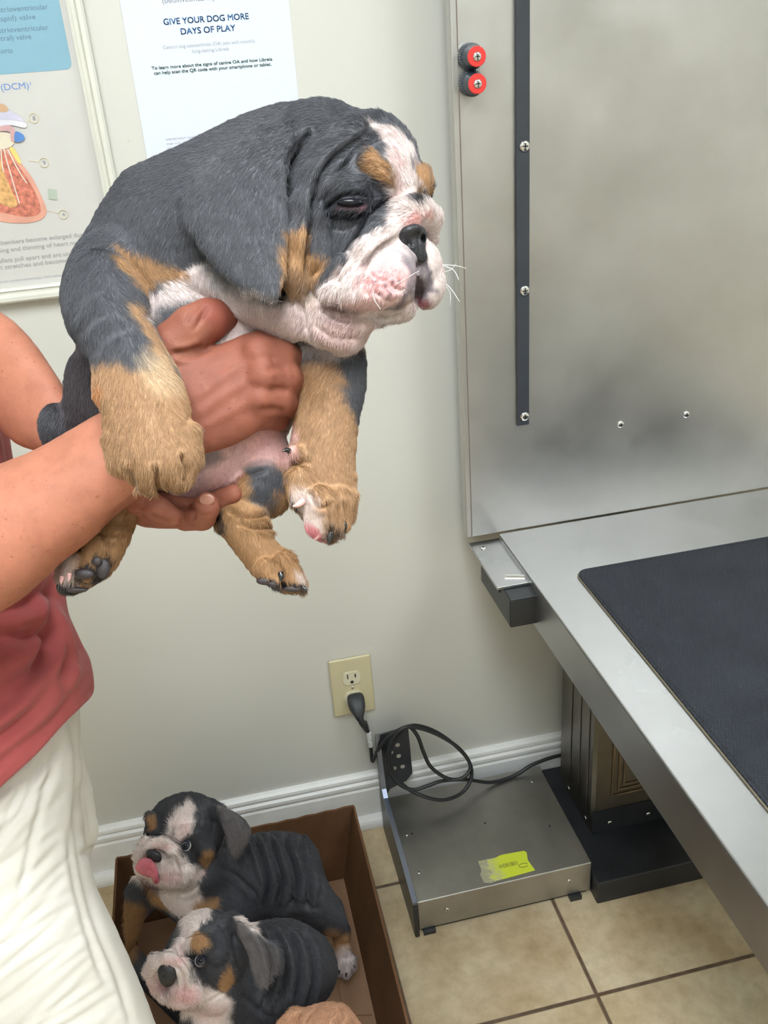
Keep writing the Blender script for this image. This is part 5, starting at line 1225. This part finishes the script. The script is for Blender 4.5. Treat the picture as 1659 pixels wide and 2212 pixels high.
FA = [(400, 1730, 180, -.5, -1, 0), (340, 1760, 180, -.3, 1, 0), (440, 1780, 180, .7, 1, 0), (470, 1850, 200, .5, 1, 0), (510, 1800, 180, .2, 1, 0), (600, 1850, 260, 1, .7, 0), (690, 1920, 280, .5, 1, 0), (740, 2050, 360, .1, 1, 0), (480, 1940, 240, .7, .8, 0), (360, 1940, 230, 0, 1, 0), (270, 1990, 280, -.2, 1, 0),
      (400, 1870, 130, .3, 1, 0), (320, 1830, 120, -.5, -.5, 0), (370, 1830, 110, .5, .5, 0), (400, 1790, 140, -.1, -1, 0)]
fur(a, pa, M['hair'], 70000, 13, .42, FA, 2, .2, .22, skip=sk)
e = ball('eye', a, 402, 1827, H-90, 12, M['eye_white'], pa); ball('iris', a, 401, 1826.5, H-92.5, 11.2, M['iris_dark'], e); ball('pupil', a, 400.5, 1826, H-99, 5.5, M['eye'], e)
ball('eye', a, 318, 1803, H-40, 10, M['eye'], pa, (.5, 1, 1))
nz = Clay(1.25, (-540, 700, 60), (-430, 800, 180), 1.6)
nz.puff([(316, 1840), (326, 1835), (342, 1840), (349, 1850), (346, 1862), (334, 1862), (320, 1855)], (H-122, 0, 0, 0, 0), .8, 4); nz.ell((328, 1853, H-140), (4.5, 3.5, 8), 20, 2, 'sub'); nz.ell((342, 1857, H-138), (3.5, 3.5, 8), 0, 2, 'sub')
nz.surface(2).normals().color((.02,)*3); nz.build('nose', M['nose'], pa)
tg_ = Clay(1.25, (-600, 700, 20), (-430, 860, 190), 1.8)
tg_.puff([(292, 1876), (298, 1862), (310, 1853), (326, 1856), (336, 1868), (341, 1884), (340, 1900), (332, 1904), (327, 1895), (316, 1894), (300, 1886)], (H-128, 0, 0, 0, 0), .62, 5); tg_.chain([(333, 1888, H-128, 8), (338, 1902, H-108, 8)], 4)
tg_.surface(2).normals(); tg_.groove([(330, 1862), (324, 1872), (322, 1886)], 3, 3, side=.3); tg_.normals().color((.5, .13, .17)); tg_.build('tongue', M['tongue'], pa)
for q in ([(733, 2096, 362, 3), (732, 2106, 360, 1)], [(748, 2102, 362, 3), (747, 2111, 362, 1)], [(764, 2084, 380, 3), (767, 2092, 380, 1)]): horn('claw', a, q, M['claw_dark'], pa)

# --- front puppy
pb_ = thing('puppy', 'slate puppy with white blaze looking left, nearest the camera in the cardboard box', 'dog', tuple(np.append(atD(580, 2130, 1.33)[:2], .005)))
b = Clay(1.25, (-560, 740, -230), (-30, 1390, 330), 3.0)
b.puff([(500, 2005), (545, 1995), (620, 1985), (684, 2012), (716, 2048), (728, 2100), (710, 2150), (668, 2192), (600, 2235), (520, 2270), (440, 2290), (410, 2230), (425, 2180), (470, 2100)], (95, 0, 0, 0, 0), .88, 16)
Hb = -48
b.chain([(470, 2110, -10, 75), (520, 2130, 60, 95)], 24)
b.chain([(450, 2190, 0, 55), (440, 2240, 30, 60)], 20)
b.puff([(439, 1965), (400, 1980), (378, 2010), (362, 2040), (350, 2070), (362, 2110), (420, 2150), (480, 2150), (508, 2130), (532, 2080), (536, 2045), (516, 2000), (485, 1972)], (Hb, 0, 0, 0, 0), .92, 14)
b.puff([(352, 2058), (380, 2058), (408, 2082), (425, 2120), (440, 2152), (430, 2170), (385, 2180), (345, 2162), (322, 2130), (317, 2105), (330, 2078)], (Hb-60, 0, 0, 0, 0), .9, 12)
b.chain([(326, 2100, Hb-95, 15), (340, 2076, Hb-112, 15), (366, 2068, Hb-120, 15), (392, 2086, Hb-118, 14), (404, 2118, Hb-104, 15)], 6)
b.puff([(372, 2122), (412, 2118), (438, 2148), (432, 2168), (400, 2180), (370, 2172), (360, 2148)], Hb-92, 1.0, 6)
b.puff([(322, 2112), (342, 2118), (356, 2150), (350, 2165), (330, 2148)], Hb-96, 1.0, 6)
b.chain([(418, 2040, Hb-86, 15), (440, 2040, Hb-84, 17), (470, 2058, Hb-70, 20)], 12)
b.ell((433, 2075, Hb-104), (13, 11, 14), 0, 4, 'sub')
b.chain([(390, 2040, Hb-75, 14), (384, 2060, Hb-92, 12)], 10)
b.puff([(510, 1990), (528, 1994), (545, 2006), (580, 2032), (603, 2068), (594, 2102), (571, 2131), (552, 2130), (543, 2093), (534, 2057), (516, 2021)], (Hb-78, .1, 0, 540, 2050), .30, 3)
b.chain([(498, 1992, Hb-20, 22), (516, 2000, Hb-52, 15), (536, 2016, Hb-76, 10)], 6)
for (x, y, z) in ((-.10, -.52, .03), (-.03, -.56, .03)):
    q = px_of(x, y, z, 26); b.chain([(440, 2220, 30, 40), q], 10)
b.surface(2).normals().jitter(5, 20, 12); g = b.groove
g([(418, 2130), (408, 2092), (388, 2062), (362, 2050), (338, 2062)], 3.5, 7, side=.3); g([(378, 2088), (392, 2098), (398, 2126), (396, 2146)], 3.5, 7, side=.35); g([(360, 2132), (362, 2150), (370, 2170)], 3, 7)
g([(330, 2148), (350, 2164), (388, 2178), (430, 2168)], 3, 6, side=.3); g([(384, 2020), (392, 2050), (408, 2070)], 3, 4)
for q in ([(388, 2142), (402, 2138), (414, 2146)], [(440, 2170), (470, 2150), (500, 2135)]): g(q, 3, 3, side=.3)
for k, u0 in enumerate((560, 590, 620, 650)): g([(u0, 2010), (u0+22, 2060), (u0+26, 2120), (u0+4, 2180)], 6, 12, side=.6)
g([(505, 2010), (508, 2050), (520, 2100)], 6, 8); g([(470, 1990), (492, 2030), (500, 2075)], 4, 3); g([(520, 2140), (560, 2180), (600, 2200)], 6, 6, side=.4)
b.normals().color(SL2); p = b.paint
p([(385, 1994), (405, 1978), (440, 1962), (468, 1966), (462, 1985), (440, 1998), (424, 2016), (412, 2043), (404, 2060), (421, 2102), (440, 2125), (476, 2138), (490, 2150), (470, 2190), (420, 2195), (340, 2180), (305, 2110), (325, 2070), (352, 2054), (372, 2035)], W2, 4, (-200, 40))
p([(386, 1992), (396, 1996), (388, 2020), (380, 2038), (366, 2050), (352, 2052), (360, 2025), (372, 2005)], SL2, 4, (-230, 40), a=.85)
p([(430, 2165), (478, 2150), (500, 2180), (490, 2290), (440, 2290), (420, 2200)], W2, 6, (-200, 120), a=.9)
p([(508, 1978), (538, 1982), (566, 2010), (562, 2028), (540, 2016)], W2, 3, (-200, 120))
p([(410, 2036), (424, 2012), (436, 2016), (446, 2030), (439, 2046), (420, 2050)], TAN, 4, (-200, 40))
p([(474, 2103), (494, 2092), (506, 2108), (499, 2130), (485, 2145), (472, 2126)], TAN, 4, (-200, 60))
b.spot((375, 2072), (24, 12), (.62, .34, .32), .6, .9, (-200, 0)); b.spot((400, 2145), (26, 18), (.68, .38, .36), .55, .9, (-200, 0)); b.spot((388, 2060), (12, 20), PINK, .4, .9, (-200, 0)); b.spot((455, 2190), (30, 30), PINK, .35, .9, (-200, 100))
b.spot((350, 2138), (16, 13), (.20, .14, .16), .8, .8, (-260, 0)); p([(326, 2146), (350, 2163), (388, 2177), (428, 2168), (388, 2184), (346, 2172)], (.22, .12, .12), 3, (-260, 0), a=.7); b.spot((396, 2152), (30, 22), (.60, .31, .30), .5, .9, (-260, 0)); b.spot((340, 2128), (20, 20), (.60, .33, .32), .5, .9, (-260, 0)); b.spot((428, 2098), (12, 22), (.045, .045, .05), .7, .7, (-200, 0), 30)
p([(512, 1990), (528, 1994), (545, 2006), (580, 2032), (603, 2068), (594, 2102), (571, 2131), (552, 2130), (543, 2093), (534, 2057), (516, 2021)], EARC, 3, (-230, Hb-58))
b.build('body', M['coat'], pb_)
sk = np.zeros(len(b.P))
for (u, v, r) in ((433, 2075, 13), (361, 2106, 24)): sk = np.maximum(sk, np.clip(1.6-np.hypot(b.U-u, b.V-v)/r, 0, 1)*(b.facing > 0))
FB = [(440, 1980, -100, -.3, -1, 0), (390, 2020, -110, -.4, 1, 0), (480, 2030, -110, .7, .8, 0), (500, 2100, -80, .5, 1, 0), (560, 2060, -80, .3, 1, 0), (640, 2060, 20, .8, .8, 0), (700, 2120, 60, 0, 1, 0), (560, 2180, 20, .4, 1, 0), (450, 2200, -20, 0, 1, 0),
      (420, 2120, -140, .3, 1, 0), (345, 2080, -150, -.5, -.4, 0), (390, 2080, -160, .5, .5, 0), (400, 2150, -150, .2, 1, 0)]
fur(b, pb_, M['hair'], 70000, 13, .42, FB, 3, .2, .22, skip=sk)
e = ball('eye', b, 433, 2075, Hb-93, 12, M['eye_white'], pb_); ball('iris', b, 434, 2075, Hb-95.5, 11.2, M['iris_dark'], e); ball('pupil', b, 434, 2075, Hb-102, 5.5, M['eye'], e)
nz = Clay(1.25, (-480, 880, -230), (-370, 1010, -110), 1.6)
nz.puff([(343, 2090), (356, 2082), (372, 2086), (382, 2100), (378, 2120), (366, 2132), (350, 2128), (342, 2110)], (Hb-128, 0, 0, 0, 0), .7, 4); nz.ell((352, 2112, Hb-146), (5, 5, 9), 20, 2, 'sub'); nz.ell((372, 2112, Hb-146), (4.5, 5, 9), 0, 2, 'sub')
nz.surface(2).normals().color((.02,)*3); nz.build('nose', M['nose'], pb_)

# --- fawn puppy at the very bottom
pc = thing('puppy', 'fawn puppy at the bottom edge of the picture, only head top and ear in view', 'dog', tuple(np.append(atD(680, 2330, 1.28)[:2], .005)))
f = Clay(1.25, (-300, 940, -220), (0, 1560, 330), 4)
f.puff([(610, 2215), (640, 2188), (672, 2174), (705, 2166), (738, 2168), (760, 2188), (776, 2215), (786, 2270), (770, 2340), (690, 2370), (620, 2330), (600, 2270)], -75, .85, 14)
f.puff([(592, 2225), (602, 2205), (625, 2184), (657, 2183), (648, 2192), (640, 2215), (636, 2260), (610, 2290), (590, 2260)], (-120, 0, 0, 0, 0), .4, 5)
f.chain([(640, 2205, -95, 26), (622, 2215, -112, 16)], 8)
f.puff([(740, 2185), (760, 2190), (785, 2225), (790, 2270), (775, 2290), (760, 2250)], (-95, 0, 0, 0, 0), .4, 5)
f.puff([(630, 2300), (790, 2300), (810, 2350), (790, 2400), (700, 2420), (630, 2400), (610, 2350)], -50, .8, 20)
f.surface(2).normals().jitter(5, 20, 12); f.groove([(660, 2212), (670, 2190), (690, 2178)], 4, 4); f.groove([(735, 2212), (745, 2195), (738, 2180)], 4, 3)
f.normals().color((.46, .25, .15)); f.build('body', M['coat'], pc)
fur(f, pc, M['hair'], 30000, 12, .4, [(700, 2180, -130, -.5, .8, 0), (620, 2220, -130, -.4, 1, 0), (760, 2220, -100, .5, 1, 0), (700, 2400, 60, 0, 1, 0)], 4, .2, .22)
